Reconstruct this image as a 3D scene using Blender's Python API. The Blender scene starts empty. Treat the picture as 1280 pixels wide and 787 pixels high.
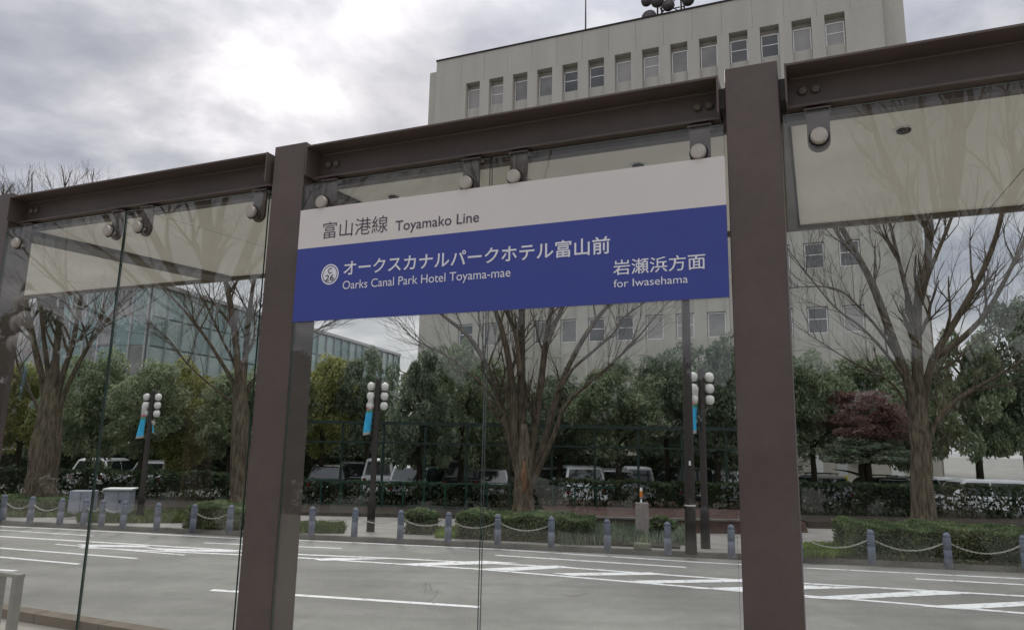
import bpy, math, random
import numpy as np
from mathutils import Vector, Matrix
random.seed(7)
R = math.radians
C = bpy.context.collection
sc = bpy.context.scene

# ------------------------------------------------------------------ camera
F_, CX, CY, H = 906.0, 640.0, 393.5, 2.4          # focal length in photo pixels, centre, eye height
upv = np.array([103, 4981, 906.0]); upv /= np.linalg.norm(upv)
yv = np.array([0, 0, 1.0]); yv = yv - yv.dot(upv) * upv; yv /= np.linalg.norm(yv)
xv = np.cross(yv, upv)
if xv[0] < 0: xv = -xv
M = np.array([xv, yv, upv])
def ray(px, py): return M @ np.array([(px - CX) / F_, -(py - CY) / F_, 1.0])
def at(px, py, Y):                                 # point of the place at forward distance Y
    r = ray(px, py); return Vector(r * Y / r[1]) + Vector((0, 0, H))
def gnd(px, py, z=0.0):
    r = ray(px, py); return Vector(r * (z - H) / r[2]) + Vector((0, 0, H))
cam = bpy.data.cameras.new('camera'); cam.sensor_width = 36; cam.lens = F_ / 1280 * 36
cam.clip_end = 5000; cam.clip_start = .05
co = bpy.data.objects.new('camera', cam); C.objects.link(co)
right = Vector(M @ np.array([1, 0, 0])); up = Vector(M @ np.array([0, 1, 0])); fwd = Vector(M @ np.array([0, 0, 1]))
co.matrix_world = Matrix(((right.x, up.x, -fwd.x, 0), (right.y, up.y, -fwd.y, 0), (right.z, up.z, -fwd.z, H), (0, 0, 0, 1)))
sc.camera = co

# ------------------------------------------------------------------ sky and sun
SUN_EL, SUN_AZ = R(33), R(-13)                     # ahead of the camera, a little left, behind thick cloud
w = bpy.data.worlds.new("World"); sc.world = w; w.use_nodes = True
nt = w.node_tree; N = nt.nodes; L = nt.links; N.clear()
def nn(t, **k):
    n = N.new(t)
    for a, b in k.items(): setattr(n, a, b)
    return n
out = nn('ShaderNodeOutputWorld'); bg = nn('ShaderNodeBackground'); bg.inputs['Strength'].default_value = 0.1
sky = nn('ShaderNodeTexSky', sky_type='NISHITA', sun_disc=False, sun_elevation=SUN_EL, sun_rotation=SUN_AZ)
tc = nn('ShaderNodeTexCoord'); sep = nn('ShaderNodeSeparateXYZ'); L.new(tc.outputs['Generated'], sep.inputs[0])
def mth(op, a, b=None, c=None, clamp=False):
    n = nn('ShaderNodeMath', operation=op, use_clamp=clamp)
    for i, v in enumerate((a, b, c)):
        if v is None: continue
        if isinstance(v, (int, float)): n.inputs[i].default_value = v
        else: L.new(v, n.inputs[i])
    return n.outputs[0]
zz = mth('ADD', mth('MAXIMUM', sep.outputs['Z'], 0.0), 0.22)
comb = nn('ShaderNodeCombineXYZ')
L.new(mth('DIVIDE', sep.outputs['X'], zz), comb.inputs[0]); L.new(mth('DIVIDE', sep.outputs['Y'], zz), comb.inputs[1])
n1 = nn('ShaderNodeTexNoise'); n1.inputs['Scale'].default_value = 1.9; n1.inputs['Detail'].default_value = 8; n1.inputs['Roughness'].default_value = .58; n1.inputs['Distortion'].default_value = .25
L.new(comb.outputs[0], n1.inputs['Vector'])
n2 = nn('ShaderNodeTexNoise'); n2.inputs['Scale'].default_value = 5.0; n2.inputs['Detail'].default_value = 6
L.new(comb.outputs[0], n2.inputs['Vector'])
dn = nn('ShaderNodeVectorMath', operation='DOT_PRODUCT'); nrm = nn('ShaderNodeVectorMath', operation='NORMALIZE')
L.new(tc.outputs['Generated'], nrm.inputs[0]); L.new(nrm.outputs[0], dn.inputs[0])
SD = Vector(ray(395, 95)).normalized(); dn.inputs[1].default_value = SD
glow = mth('POWER', mth('MAXIMUM', dn.outputs['Value'], 0.0), 150.0)
mix = mth('ADD', mth('MULTIPLY', n1.outputs['Fac'], .66), mth('MULTIPLY', n2.outputs['Fac'], .34))
mix = mth('ADD', mix, mth('MULTIPLY', glow, .065))
ramp = nn('ShaderNodeValToRGB'); L.new(mix, ramp.inputs[0])
e = ramp.color_ramp.elements
e[0].position = .40; e[0].color = (.37, .385, .45, 1)
e[1].position = .70; e[1].color = (1.25, 1.22, 1.24, 1)
k = e.new(.48); k.color = (.50, .51, .56, 1)
k = e.new(.56); k.color = (.70, .69, .73, 1)
el = nn('ShaderNodeMapRange'); L.new(sep.outputs['Z'], el.inputs[0])   # overcast sky: brighter towards the zenith
el.inputs['From Min'].default_value = 0.45; el.inputs['From Max'].default_value = 1.0
el.inputs['To Min'].default_value = 7.2; el.inputs['To Max'].default_value = 25.0
cl = nn('ShaderNodeVectorMath', operation='SCALE'); L.new(ramp.outputs[0], cl.inputs[0])
L.new(mth('MULTIPLY', el.outputs[0], mth('ADD', 1.0, mth('MULTIPLY', glow, .25))), cl.inputs['Scale'])
mx = nn('ShaderNodeMixRGB'); mx.inputs[0].default_value = .93
L.new(sky.outputs[0], mx.inputs[1]); L.new(cl.outputs[0], mx.inputs[2])
L.new(mx.outputs[0], bg.inputs['Color']); L.new(bg.outputs[0], out.inputs[0])
sl = bpy.data.lights.new('sun', 'SUN'); sl.energy = 1.1; sl.angle = R(18); sl.color = (1, .96, .9)
so = bpy.data.objects.new('sun', sl); C.objects.link(so)
sdir = Vector((math.sin(SUN_AZ) * math.cos(SUN_EL), math.cos(SUN_AZ) * math.cos(SUN_EL), math.sin(SUN_EL)))
so.rotation_euler = sdir.to_track_quat('Z', 'Y').to_euler()
sc.view_settings.view_transform = 'Standard'; sc.view_settings.look = 'None'; sc.view_settings.exposure = 0.36; sc.view_settings.gamma = 1
sc.render.engine = 'CYCLES'; sc.cycles.transparent_max_bounces = 32; sc.cycles.max_bounces = 8

# ------------------------------------------------------------------ materials
def mat(name, col, rough=.7, metal=0, var=.15, scale=3.0, bump=0, bscale=40, stretch=None, spec=.3, col2=None, lo=.35, hi=.65, detail=5, coord='Object', island=0):
    m = bpy.data.materials.new(name); m.use_nodes = True
    t = m.node_tree; b = t.nodes['Principled BSDF']; l = t.links
    b.inputs['Roughness'].default_value = rough; b.inputs['Metallic'].default_value = metal
    b.inputs['Specular IOR Level'].default_value = spec
    tcn = t.nodes.new('ShaderNodeTexCoord'); src = tcn.outputs[coord]
    if stretch:
        mp = t.nodes.new('ShaderNodeMapping'); mp.inputs['Scale'].default_value = stretch; l.new(src, mp.inputs[0]); src = mp.outputs[0]
    no = t.nodes.new('ShaderNodeTexNoise'); no.inputs['Scale'].default_value = scale; no.inputs['Detail'].default_value = detail
    l.new(src, no.inputs['Vector'])
    rp = t.nodes.new('ShaderNodeValToRGB'); l.new(no.outputs['Fac'], rp.inputs[0])
    c2 = col2 or tuple(min(1, c * (1 + var)) for c in col)
    c1 = col if col2 else tuple(c * (1 - var) for c in col)
    rp.color_ramp.elements[0].position = lo; rp.color_ramp.elements[0].color = (*c1, 1)
    rp.color_ramp.elements[1].position = hi; rp.color_ramp.elements[1].color = (*c2, 1)
    last = rp.outputs[0]
    if island:
        g = t.nodes.new('ShaderNodeNewGeometry'); hs = t.nodes.new('ShaderNodeHueSaturation')
        mr = t.nodes.new('ShaderNodeMapRange'); mr.inputs['To Min'].default_value = 1 - island; mr.inputs['To Max'].default_value = 1 + island * 1.3
        l.new(g.outputs['Random Per Island'], mr.inputs[0]); l.new(mr.outputs[0], hs.inputs['Value']); l.new(last, hs.inputs['Color'])
        last = hs.outputs[0]
    l.new(last, b.inputs['Base Color'])
    if bump:
        nb = t.nodes.new('ShaderNodeTexNoise'); nb.inputs['Scale'].default_value = bscale; nb.inputs['Detail'].default_value = 6; l.new(src, nb.inputs['Vector'])
        bp = t.nodes.new('ShaderNodeBump'); bp.inputs['Strength'].default_value = bump; bp.inputs['Distance'].default_value = .02
        l.new(nb.outputs['Fac'], bp.inputs['Height']); l.new(bp.outputs[0], b.inputs['Normal'])
    return m
def speckle(m, amt=.12, sc=38, sc2=.14):
    t = m.node_tree; l = t.links; b = t.nodes['Principled BSDF']; src = b.inputs['Base Color'].links[0].from_socket
    tcn = t.nodes.new('ShaderNodeTexCoord'); out_ = src
    for s_, a_, d_ in ((sc, amt, 3), (sc2, amt, 4), (2.4, amt * .6, 8)):
        no = t.nodes.new('ShaderNodeTexNoise'); no.inputs['Scale'].default_value = s_; no.inputs['Detail'].default_value = d_; no.inputs['Roughness'].default_value = .7; l.new(tcn.outputs['Object'], no.inputs['Vector'])
        mr = t.nodes.new('ShaderNodeMapRange'); mr.inputs['From Min'].default_value = .3; mr.inputs['From Max'].default_value = .7; mr.inputs['To Min'].default_value = 1 - a_; mr.inputs['To Max'].default_value = 1 + a_
        l.new(no.outputs['Fac'], mr.inputs[0]); vm = t.nodes.new('ShaderNodeVectorMath'); vm.operation = 'SCALE'; l.new(out_, vm.inputs[0]); l.new(mr.outputs[0], vm.inputs['Scale']); out_ = vm.outputs[0]
    if m.name == 'asphalt':                           # worn wheel tracks along the road
        mp = t.nodes.new('ShaderNodeMapping'); mp.inputs['Rotation'].default_value = (0, 0, R(10.6)); mp.inputs['Scale'].default_value = (.03, 1.1, 1); l.new(tcn.outputs['Object'], mp.inputs[0])
        no = t.nodes.new('ShaderNodeTexNoise'); no.inputs['Scale'].default_value = 1.0; no.inputs['Detail'].default_value = 6; l.new(mp.outputs[0], no.inputs['Vector'])
        mr = t.nodes.new('ShaderNodeMapRange'); mr.inputs['From Min'].default_value = .3; mr.inputs['From Max'].default_value = .7; mr.inputs['To Min'].default_value = .87; mr.inputs['To Max'].default_value = 1.13
        l.new(no.outputs['Fac'], mr.inputs[0]); vm = t.nodes.new('ShaderNodeVectorMath'); vm.operation = 'SCALE'; l.new(out_, vm.inputs[0]); l.new(mr.outputs[0], vm.inputs['Scale']); out_ = vm.outputs[0]
    l.new(out_, b.inputs['Base Color'])
def glassmat(name, tint, ior=1.5, rough=0.0):
    m = bpy.data.materials.new(name); m.use_nodes = True; t = m.node_tree; t.nodes.clear(); l = t.links
    o = t.nodes.new('ShaderNodeOutputMaterial'); tr = t.nodes.new('ShaderNodeBsdfTransparent'); tr.inputs[0].default_value = (*tint, 1)
    gl = t.nodes.new('ShaderNodeBsdfGlossy'); gl.inputs['Roughness'].default_value = rough
    g = t.nodes.new('ShaderNodeNewGeometry'); mi = t.nodes.new('ShaderNodeMapRange')
    mi.inputs['To Min'].default_value = ior; mi.inputs['To Max'].default_value = 1 / ior
    l.new(g.outputs['Backfacing'], mi.inputs[0]); fr = t.nodes.new('ShaderNodeFresnel'); l.new(mi.outputs[0], fr.inputs['IOR'])
    mx = t.nodes.new('ShaderNodeMixShader'); l.new(fr.outputs[0], mx.inputs[0]); l.new(tr.outputs[0], mx.inputs[1]); l.new(gl.outputs[0], mx.inputs[2])
    l.new(mx.outputs[0], o.inputs[0]); return m
MT = {}
MT['brown'] = mat('brown_painted_steel', (.104, .079, .069), .40, 0, .12, 2.2, .05, 120, spec=.45)
MT['browndk'] = mat('dark_brown_steel', (.055, .045, .042), .5, 0, .15, 3)
MT['rail'] = mat('dull_steel', (.30, .295, .28), .45, .4, .08, 9)
MT['arm'] = mat('grey_brown_steel', (.14, .122, .102), .5, 0, .08, 3)
MT['disc'] = mat('spun_steel_disc', (.46, .42, .36), .42, .5, .08, 30)
MT['steel'] = mat('brushed_steel', (.55, .54, .52), .28, 1, .08, 9, .05, 150)
MT['ceil'] = mat('cream_ceiling_panel', (.90, .865, .80), .55, 0, .04, 1.2)
MT['roof'] = mat('roof_sheet', (.25, .24, .22), .6)
MT['glass'] = glassmat('clear_glass', (.965, .978, .96), 1.60)
MT['gedge'] = mat('glass_edge', (.03, .06, .05), .2, 0, .1)
MT['rubber'] = mat('black_seal', (.012, .012, .012), .5)
MT['signwhite'] = mat('sign_white_vinyl', (.72, .68, .64), .45, 0, .02, 1)
MT['signblue'] = mat('sign_blue_vinyl', (.058, .078, .31), .42, 0, .03, 1)
MT['ink'] = mat('dark_print', (.07, .06, .09), .5, 0, .05)
MT['inkwhite'] = mat('white_print', (.80, .80, .84), .5, 0, .02)
MT['asphalt'] = mat('asphalt', (.25, .243, .22), .85, 0, .13, .5, .6, 90, detail=12)
MT['paint'] = mat('road_paint', (.36, .36, .34), .7, 0, .0, 7, .2, 60, col2=(.84, .84, .82), lo=.30, hi=.46, detail=10)
MT['pave'] = mat('concrete_paving', (.27, .255, .23), .85, 0, .16, 1.6, .3, 60)
MT['kerb'] = mat('kerb_stone', (.17, .16, .14), .85, 0, .25, 2.0, .4, 50)
MT['platform'] = mat('platform_paving', (.36, .33, .28), .8, 0, .08, 3, .2, 60)
MT['platedge'] = mat('brown_edge_stone', (.15, .115, .08), .8, 0, .15, 5)
MT['soil'] = mat('dark_soil', (.045, .036, .027), .95, 0, .3, 4, .6, 30)
MT['redsoil'] = mat('reddish_soil', (.085, .05, .04), .95, 0, .3, 4, .6, 30)
MT['bark'] = mat('grey_brown_bark', (.062, .05, .036), .9, 0, .3, 5, .9, 26, stretch=(3, 3, .5), col2=(.185, .15, .104))
MT['limb'] = mat('dark_limb_bark', (.052, .042, .030), .9, 0, .3, 5, .9, 26, stretch=(3, 3, .5), col2=(.15, .12, .083))
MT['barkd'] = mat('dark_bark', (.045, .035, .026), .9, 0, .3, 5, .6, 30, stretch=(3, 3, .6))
MT['scar'] = mat('exposed_orange_wood', (.12, .06, .03), .85, 0, .3, 9, .8, 30, stretch=(2, 2, .5), col2=(.24, .14, .085))
for nm, a, b in (('leafk', (.03, .05, .025), (.08, .11, .05)), ('leafd', (.11, .15, .09), (.27, .315, .215)), ('leafm', (.15, .195, .105), (.34, .385, .24)), ('leafy', (.20, .22, .06), (.38, .38, .16)), ('leafr', (.16, .085, .075), (.28, .175, .155)), ('leafh', (.075, .115, .045), (.19, .24, .11)), ('leafg', (.10, .16, .03), (.22, .30, .07))):
    MT[nm] = mat('foliage_' + nm, a, .45, 0, .1, 1.6, col2=b, lo=.38, hi=.62, island=.45, spec=.5)
    t = MT[nm].node_tree; b_ = t.nodes['Principled BSDF']; tr_ = t.nodes.new('ShaderNodeBsdfTranslucent'); ms_ = t.nodes.new('ShaderNodeMixShader'); ms_.inputs[0].default_value = .5
    t.links.new(b_.inputs['Base Color'].links[0].from_socket, tr_.inputs[0]); t.links.new(b_.outputs[0], ms_.inputs[1]); t.links.new(tr_.outputs[0], ms_.inputs[2]); t.links.new(ms_.outputs[0], t.nodes['Material Output'].inputs[0])
MT['wall'] = mat('fluted_concrete_panel', (.46, .44, .385), .85, 0, .06, .5, .15, 20, stretch=(1.3, 1.3, .12), detail=8)
MT['wallr'] = mat('recessed_concrete_panel', (.45, .43, .378), .85, 0, .09, .9, .15, 20, stretch=(1.3, 1.3, .12), detail=8)
MT['alu'] = mat('pale_aluminium', (.80, .80, .78), .4, .3, .05)
MT['pane_dark'] = mat('window_glass_dark', (.07, .072, .075), .08, 0, .2, 1, spec=.9)
MT['pane_blind'] = mat('window_with_blind', (.33, .315, .29), .15, 0, .05, 1, spec=.8)
MT['pane_grey'] = mat('window_glass_grey', (.20, .195, .185), .1, 0, .2, 1, spec=.9)
MT['teal'] = mat('teal_curtain_glass', (.24, .34, .34), .1, 0, .25, .15, spec=.8, stretch=(1, 1, .4))
MT['tealp'] = mat('pale_teal_glass', (.36, .45, .44), .12, 0, .2, .2, spec=.7)
MT['mull'] = mat('grey_mullion', (.33, .36, .36), .5)
MT['pale'] = mat('pale_grey_facade', (.46, .45, .46), .8, 0, .05, .4)
MT['cream'] = mat('cream_render', (.50, .47, .40), .8, 0, .07, .6)
MT['brownbld'] = mat('brown_tile_facade', (.20, .17, .14), .8, 0, .1, .6)
MT['bollard'] = mat('blue_grey_bollard', (.165, .185, .235), .6, 0, .18, 7)
MT['chain'] = mat('pale_chain', (.50, .48, .43), .6, 0, .1)
MT['pole'] = mat('brown_pole', (.038, .03, .027), .55, 0, .1, 3)
MT['globe'] = mat('white_opal_globe', (.78, .76, .72), .25, 0, .03, 3, spec=.6)
MT['flagb'] = mat('blue_cloth', (.06, .50, .84), .7, 0, .1, 4)
MT['flagw'] = mat('white_cloth', (.62, .60, .58), .7, 0, .1, 4)
MT['flagg'] = mat('green_cloth', (.10, .36, .22), .7, 0, .1, 4)
MT['flagp'] = mat('pink_cloth', (.62, .20, .26), .7, 0, .1, 4)
MT['boxgrey'] = mat('pale_blue_grey_metal', (.34, .36, .41), .5, 0, .06)
MT['stone'] = mat('pinkish_grey_stone', (.33, .29, .27), .8, 0, .15, 9, .3, 60)
MT['mossy'] = mat('mossy_stone', (.16, .17, .12), .9, 0, .25, 8, .4, 50)
MT['orange'] = mat('orange_plastic', (.75, .22, .03), .4)
MT['white'] = mat('white_plastic', (.75, .75, .73), .4, 0, .03)
MT['yellow'] = mat('yellow_plastic', (.75, .62, .03), .45, 0, .03)
MT['green'] = mat('dark_green_paint', (.018, .065, .048), .5, 0, .15)
MT['greend'] = mat('dark_green_steel', (.025, .045, .037), .5, 0, .15)
MT['c_white'] = mat('white_car_paint', (.72, .73, .74), .22, 0, .02, spec=.6)
MT['c_black'] = mat('black_car_paint', (.012, .013, .015), .2, 0, .1, spec=.6)
MT['c_silver'] = mat('silver_car_paint', (.36, .37, .38), .25, .5, .03)
MT['c_red'] = mat('red_car_paint', (.45, .03, .03), .25, 0, .03)
MT['c_green'] = mat('dark_green_car_paint', (.02, .06, .05), .25, 0, .03)
MT['c_glass'] = mat('car_glass', (.02, .025, .025), .05, 0, .1, spec=.9)
MT['tyre'] = mat('tyre_rubber', (.02, .02, .02), .8)
MT['c_red_l'] = mat('red_tail_lens', (.16, .015, .015), .2)
MT['c_clear'] = mat('clear_lens', (.6, .62, .62), .15)
MT['grass'] = mat('grass_blades', (.05, .085, .02), .7, 0, .1, 2, col2=(.12, .16, .04), island=.4)

speckle(MT['asphalt'], .2); speckle(MT['pave'], .12); speckle(MT['bollard'], .14, 22, 1.1); speckle(MT['brown'], .07, 14, .7); speckle(MT['signwhite'], .02, 3, .7); speckle(MT['kerb'], .15, 20, .8); speckle(MT['wall'], .05, 6, .08)
# ------------------------------------------------------------------ helpers
def tag(o, label=None, cat=None, group=None, kind=None):
    if label: o['label'] = label
    if cat: o['category'] = cat
    if group: o['group'] = group
    if kind: o['kind'] = kind
    return o
def empty(name, loc=(0, 0, 0), rz=0, label=None, cat=None, group=None):
    o = bpy.data.objects.new(name, None); C.objects.link(o); o.location = loc; o.rotation_euler = (0, 0, rz)
    return tag(o, label, cat, group)
class MB:
    def __init__(s): s.v = []; s.f = []; s.m = []
    def add(s, vs, fs, mi=0):
        b = len(s.v); s.v += [tuple(x) for x in vs]; s.f += [tuple(i + b for i in q) for q in fs]; s.m += [mi] * len(fs); return s
    def box(s, x0, x1, y0, y1, z0, z1, mi=0):
        return s.add([(x0, y0, z0), (x1, y0, z0), (x1, y1, z0), (x0, y1, z0), (x0, y0, z1), (x1, y0, z1), (x1, y1, z1), (x0, y1, z1)],
                     [(0, 3, 2, 1), (4, 5, 6, 7), (0, 1, 5, 4), (1, 2, 6, 5), (2, 3, 7, 6), (3, 0, 4, 7)], mi)
    def prism(s, poly, z0, z1, mi=0):
        n = len(poly)
        return s.add([(x, y, z0) for x, y in poly] + [(x, y, z1) for x, y in poly],
                     [tuple(range(n))[::-1], tuple(range(n, 2 * n))] + [(i, (i + 1) % n, n + (i + 1) % n, n + i) for i in range(n)], mi)
    def extr(s, poly, y0, y1, mi=0):                    # polygon in x,z extruded along y
        n = len(poly)
        return s.add([(x, y0, z) for x, z in poly] + [(x, y1, z) for x, z in poly],
                     [tuple(range(n)), tuple(range(n, 2 * n))[::-1]] + [(i, n + i, n + (i + 1) % n, (i + 1) % n) for i in range(n)], mi)
    def tube(s, pts, rad, n=6, mi=0, cap=True):
        pts = [Vector(p) for p in pts]; rings = []; b = len(s.v)
        if isinstance(rad, (int, float)): rad = [rad] * len(pts)
        u = None
        for i, p in enumerate(pts):
            d = (pts[min(i + 1, len(pts) - 1)] - pts[max(i - 1, 0)])
            if d.length < 1e-6: d = Vector((0, 0, 1))
            d.normalize()
            if u is None: u = d.orthogonal().normalized()
            u = (u - d * u.dot(d)); u = u.normalized() if u.length > 1e-4 else d.orthogonal().normalized()
            v = d.cross(u)
            for k in range(n):
                a = 2 * math.pi * k / n; q = p + (u * math.cos(a) + v * math.sin(a)) * rad[i]; s.v.append((q.x, q.y, q.z))
        for i in range(len(pts) - 1):
            for k in range(n):
                s.f.append((b + i * n + k, b + i * n + (k + 1) % n, b + (i + 1) * n + (k + 1) % n, b + (i + 1) * n + k)); s.m.append(mi)
        if cap:
            s.f.append(tuple(b + k for k in range(n))[::-1]); s.m.append(mi)
            e = b + (len(pts) - 1) * n; s.f.append(tuple(e + k for k in range(n))); s.m.append(mi)
        return s
    def lathe(s, prof, n=16, c=(0, 0, 0), axis='z', mi=0):
        b = len(s.v)
        for r, h in prof:
            for k in range(n):
                a = 2 * math.pi * k / n; x, y = r * math.cos(a), r * math.sin(a)
                p = (x, y, h) if axis == 'z' else ((x, h, y) if axis == 'y' else (h, x, y))
                s.v.append((p[0] + c[0], p[1] + c[1], p[2] + c[2]))
        for i in range(len(prof) - 1):
            for k in range(n): s.f.append((b + i * n + k, b + i * n + (k + 1) % n, b + (i + 1) * n + (k + 1) % n, b + (i + 1) * n + k)); s.m.append(mi)
        s.f.append(tuple(b + k for k in range(n))[::-1]); s.m.append(mi)
        e = b + (len(prof) - 1) * n; s.f.append(tuple(e + k for k in range(n))); s.m.append(mi)
        return s
    def mesh(s, name, mats, smooth=False):
        me = bpy.data.meshes.new(name); me.from_pydata(s.v, [], s.f)
        for m in (mats if isinstance(mats, (list, tuple)) else [mats]): me.materials.append(m)
        me.polygons.foreach_set('material_index', s.m)
        if smooth: me.polygons.foreach_set('use_smooth', [True] * len(s.f))
        me.update(); return me
    def build(s, name, mats, parent=None, smooth=False, bevel=0):
        o = bpy.data.objects.new(name, s.mesh(name, mats, smooth)); C.objects.link(o)
        if parent: o.parent = parent
        if bevel:
            b = o.modifiers.new('bevel', 'BEVEL'); b.width = bevel; b.segments = 2; b.limit_method = 'ANGLE'
        return o
def inst(name, me, parent=None, loc=(0, 0, 0), rot=(0, 0, 0), scale=(1, 1, 1)):
    o = bpy.data.objects.new(name, me); C.objects.link(o); o.location = loc; o.rotation_euler = rot; o.scale = scale
    if parent: o.parent = parent
    return o
def kids(o): return list(o.children)
def copy_tree(o, parent=None):
    c = o.copy(); C.objects.link(c)
    if parent: c.parent = parent
    for ch in kids(o): copy_tree(ch, c)
    return c
def struct(name, mb, m): return tag(mb.build(name, m), kind='structure')

# ------------------------------------------------------------------ ground, road, pavement
mb = MB(); mb.add([(-1500, -1500, 0), (1500, -1500, 0), (1500, 1500, 0), (-1500, 1500, 0)], [(0, 1, 2, 3)])
struct('road', mb, MT['asphalt'])
K0 = Vector((-13.95, 20.69)); K1 = Vector((10.99, 16.0)); kd = (K1 - K0).normalized(); kn = Vector((-kd.y, kd.x))
def kp(a, b): p = K0 + kd * a + kn * b; return (p.x, p.y)
struct('pavement', MB().prism([kp(-60, .15), kp(90, .15), kp(90, 8.2), kp(-60, 8.2)], .0, .12), MT['pave'])
k_ = empty('kerb'); tag(k_, kind='structure')
kme = MB().box(0, 1.19, 0, .15, 0, .125).mesh('kerb_stone', MT['kerb'])
for i in range(-14, 34):
    p = kp(i * 1.2, 0); inst('kerb_stone', kme, k_, (p[0], p[1], random.uniform(-.002, .004)), (0, 0, math.atan2(kd.y, kd.x) + random.uniform(-.002, .002)))
# painted markings: (pixel polyline of the centre line, width in metres)
def line(pts, wid, z=.004):
    m = MB(); P = [gnd(*p) for p in pts]
    for a, b in zip(P[:-1], P[1:]):
        d = (b - a); d.z = 0; d.normalize(); n = Vector((-d.y, d.x, 0)) * wid / 2
        m.add([a - n + Vector((0, 0, z)), b - n + Vector((0, 0, z)), b + n + Vector((0, 0, z)), a + n + Vector((0, 0, z))], [(0, 1, 2, 3)])
    return tag(m.build('road_marking', MT['paint']), kind='structure')
line([(-300, 646), (63, 660), (302, 673), (380, 675), (620, 686), (869, 702), (1008, 709.5), (1280, 723), (1500, 735)], .12)
line([(-200, 651), (0, 662), (117, 669.5)], .10)
line([(255, 678), (302, 680), (427, 685)], .10)
line([(619, 693.5), (858, 708.7)], .12); line([(1144, 723), (1300, 731.5)], .12)
line([(-200, 675.5), (0, 684.5), (171, 697.6)], .12)
line([(-200, 685), (0, 695.8), (99, 704.7)], .12); line([(-60, 709), (20, 713)], .14)
line([(264, 737), (372, 743.5), (600, 758.3)], .14)
line([(-200, 659), (0, 670), (302, 688), (380, 692.8), (493, 697.5), (652, 705.7), (710, 709), (818, 717), (931, 725), (1010, 729), (1280, 744.6), (1500, 757)], .13)
line([(70, 680), (231, 693.7)], .10, .008)
line([(100, 684), (302, 693), (380, 697), (600, 711), (931, 738.8), (1057, 748), (1280, 766), (1500, 782)], .13)
for q in ([(95, 680), (180, 681.5), (190, 684), (110, 683)], [(180, 684.5), (280, 687), (302, 690), (210, 688.5)],
          [(415, 697), (493, 698), (400, 700.5), (392, 698.5)], [(495, 704.5), (605, 700.5), (650, 703.6), (520, 707)],
          [(600, 710.5), (695, 706.5), (718, 709), (640, 713.2)], [(690, 716), (812, 715), (838, 718), (715, 719.3)], [(785, 725.5), (925, 723.5), (960, 726.5), (815, 728.8)],
          [(862, 735), (1010, 731.5), (1085, 734.4), (925, 738)], [(1000, 746.5), (1160, 738), (1215, 741.5), (1050, 749.2)], [(1150, 757.5), (1290, 751), (1330, 754), (1205, 761.5)]):
    P = [gnd(*p) for p in q]
    tag(MB().add([(p.x, p.y, .006) for p in P], [(3, 2, 1, 0)]).build('road_marking', MT['paint']), kind='structure')

# cracks in the asphalt
for pts in ([(528, 733), (533, 728), (531, 740), (540, 737), (536, 729)], [(538, 742), (548, 738), (543, 746), (533, 753)], [(430, 768), (450, 770), (472, 766)], [(700, 742), (716, 745), (735, 741)]):
    m = MB(); P = [gnd(*p) for p in pts]
    for a, b in zip(P[:-1], P[1:]):
        n = Vector((-(b - a).y, (b - a).x, 0)).normalized() * .007; u = Vector((0, 0, .003)); m.add([a - n + u, b - n + u, b + n * .6 + u, a + n * .6 + u], [(0, 1, 2, 3)])
    tag(m.build('road_crack', MT['rubber']), kind='structure')

# ------------------------------------------------------------------ tram shelter (frame turned 22.8 degrees from the view)
AL = R(22.8); GD = 3.5 * math.cos(AL)
gs = Vector((math.cos(AL), -math.sin(AL), 0)); gn = Vector((math.sin(AL), math.cos(AL), 0))
ORG = gn * GD
PLZ = .40
def sl_(px, py, t=0.0):                             # pixel -> shelter-local (s, z) on the glass plane
    r = Vector(ray(px, py)); k = (GD + t) / r.dot(gn); p = r * k; return p.dot(gs), p.z + H
struct('platform', MB().prism([tuple((ORG + gs * a + gn * b).xy) for a, b in ((-60, -14), (40, -14), (40, 2.52), (-60, 2.52))], 0, PLZ), MT['platform'])
pe = empty('platform_edge', tuple(ORG), -AL); tag(pe, kind='structure')
em = MB().box(0, .985, 2.521, 2.70, 0, PLZ + .10).mesh('edge_stone', MT['platedge'])
for i in range(-16, 12): inst('edge_stone', em, pe, (i, 0, 0))
S = empty('tram_shelter', tuple(ORG + Vector((0, 0, PLZ))), -AL, 'brown steel tram stop shelter with hanging glass panes and cream ceiling', 'shelter')
Z0 = PLZ
def sb(m, s0, s1, t0, t1, z0, z1, mi=0): return m.box(s0, s1, t0, t1, z0 - Z0, z1 - Z0, mi)
posts = [(-5.535, -5.31), (-2.92, -2.69), (-.315, -.085), (2.29, 2.52)]
for a, b in posts:
    m = MB(); sb(m, a, b, 0, .19, Z0, 4.14); sb(m, a - .06, b + .06, -.03, .24, Z0, Z0 + .02)
    m.build('post', MT['brown'], S, bevel=.004)
hexm = MB().lathe([(.021, 0), (.021, -.015), (.010, -.021)], 6, axis='y').mesh('bolt', MT['arm'])
bolt = MB().lathe([(.036, 0), (.036, -.018), (.031, -.024)], 20, axis='y').mesh('bolt', MT['disc'])
stand = MB().lathe([(.022, .0075), (.022, .0415)], 14, axis='y').mesh('standoff', MT['steel'])
seal = MB().lathe([(.043, 0), (.043, -.004)], 20, axis='y').mesh('washer', MT['rubber'])
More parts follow.
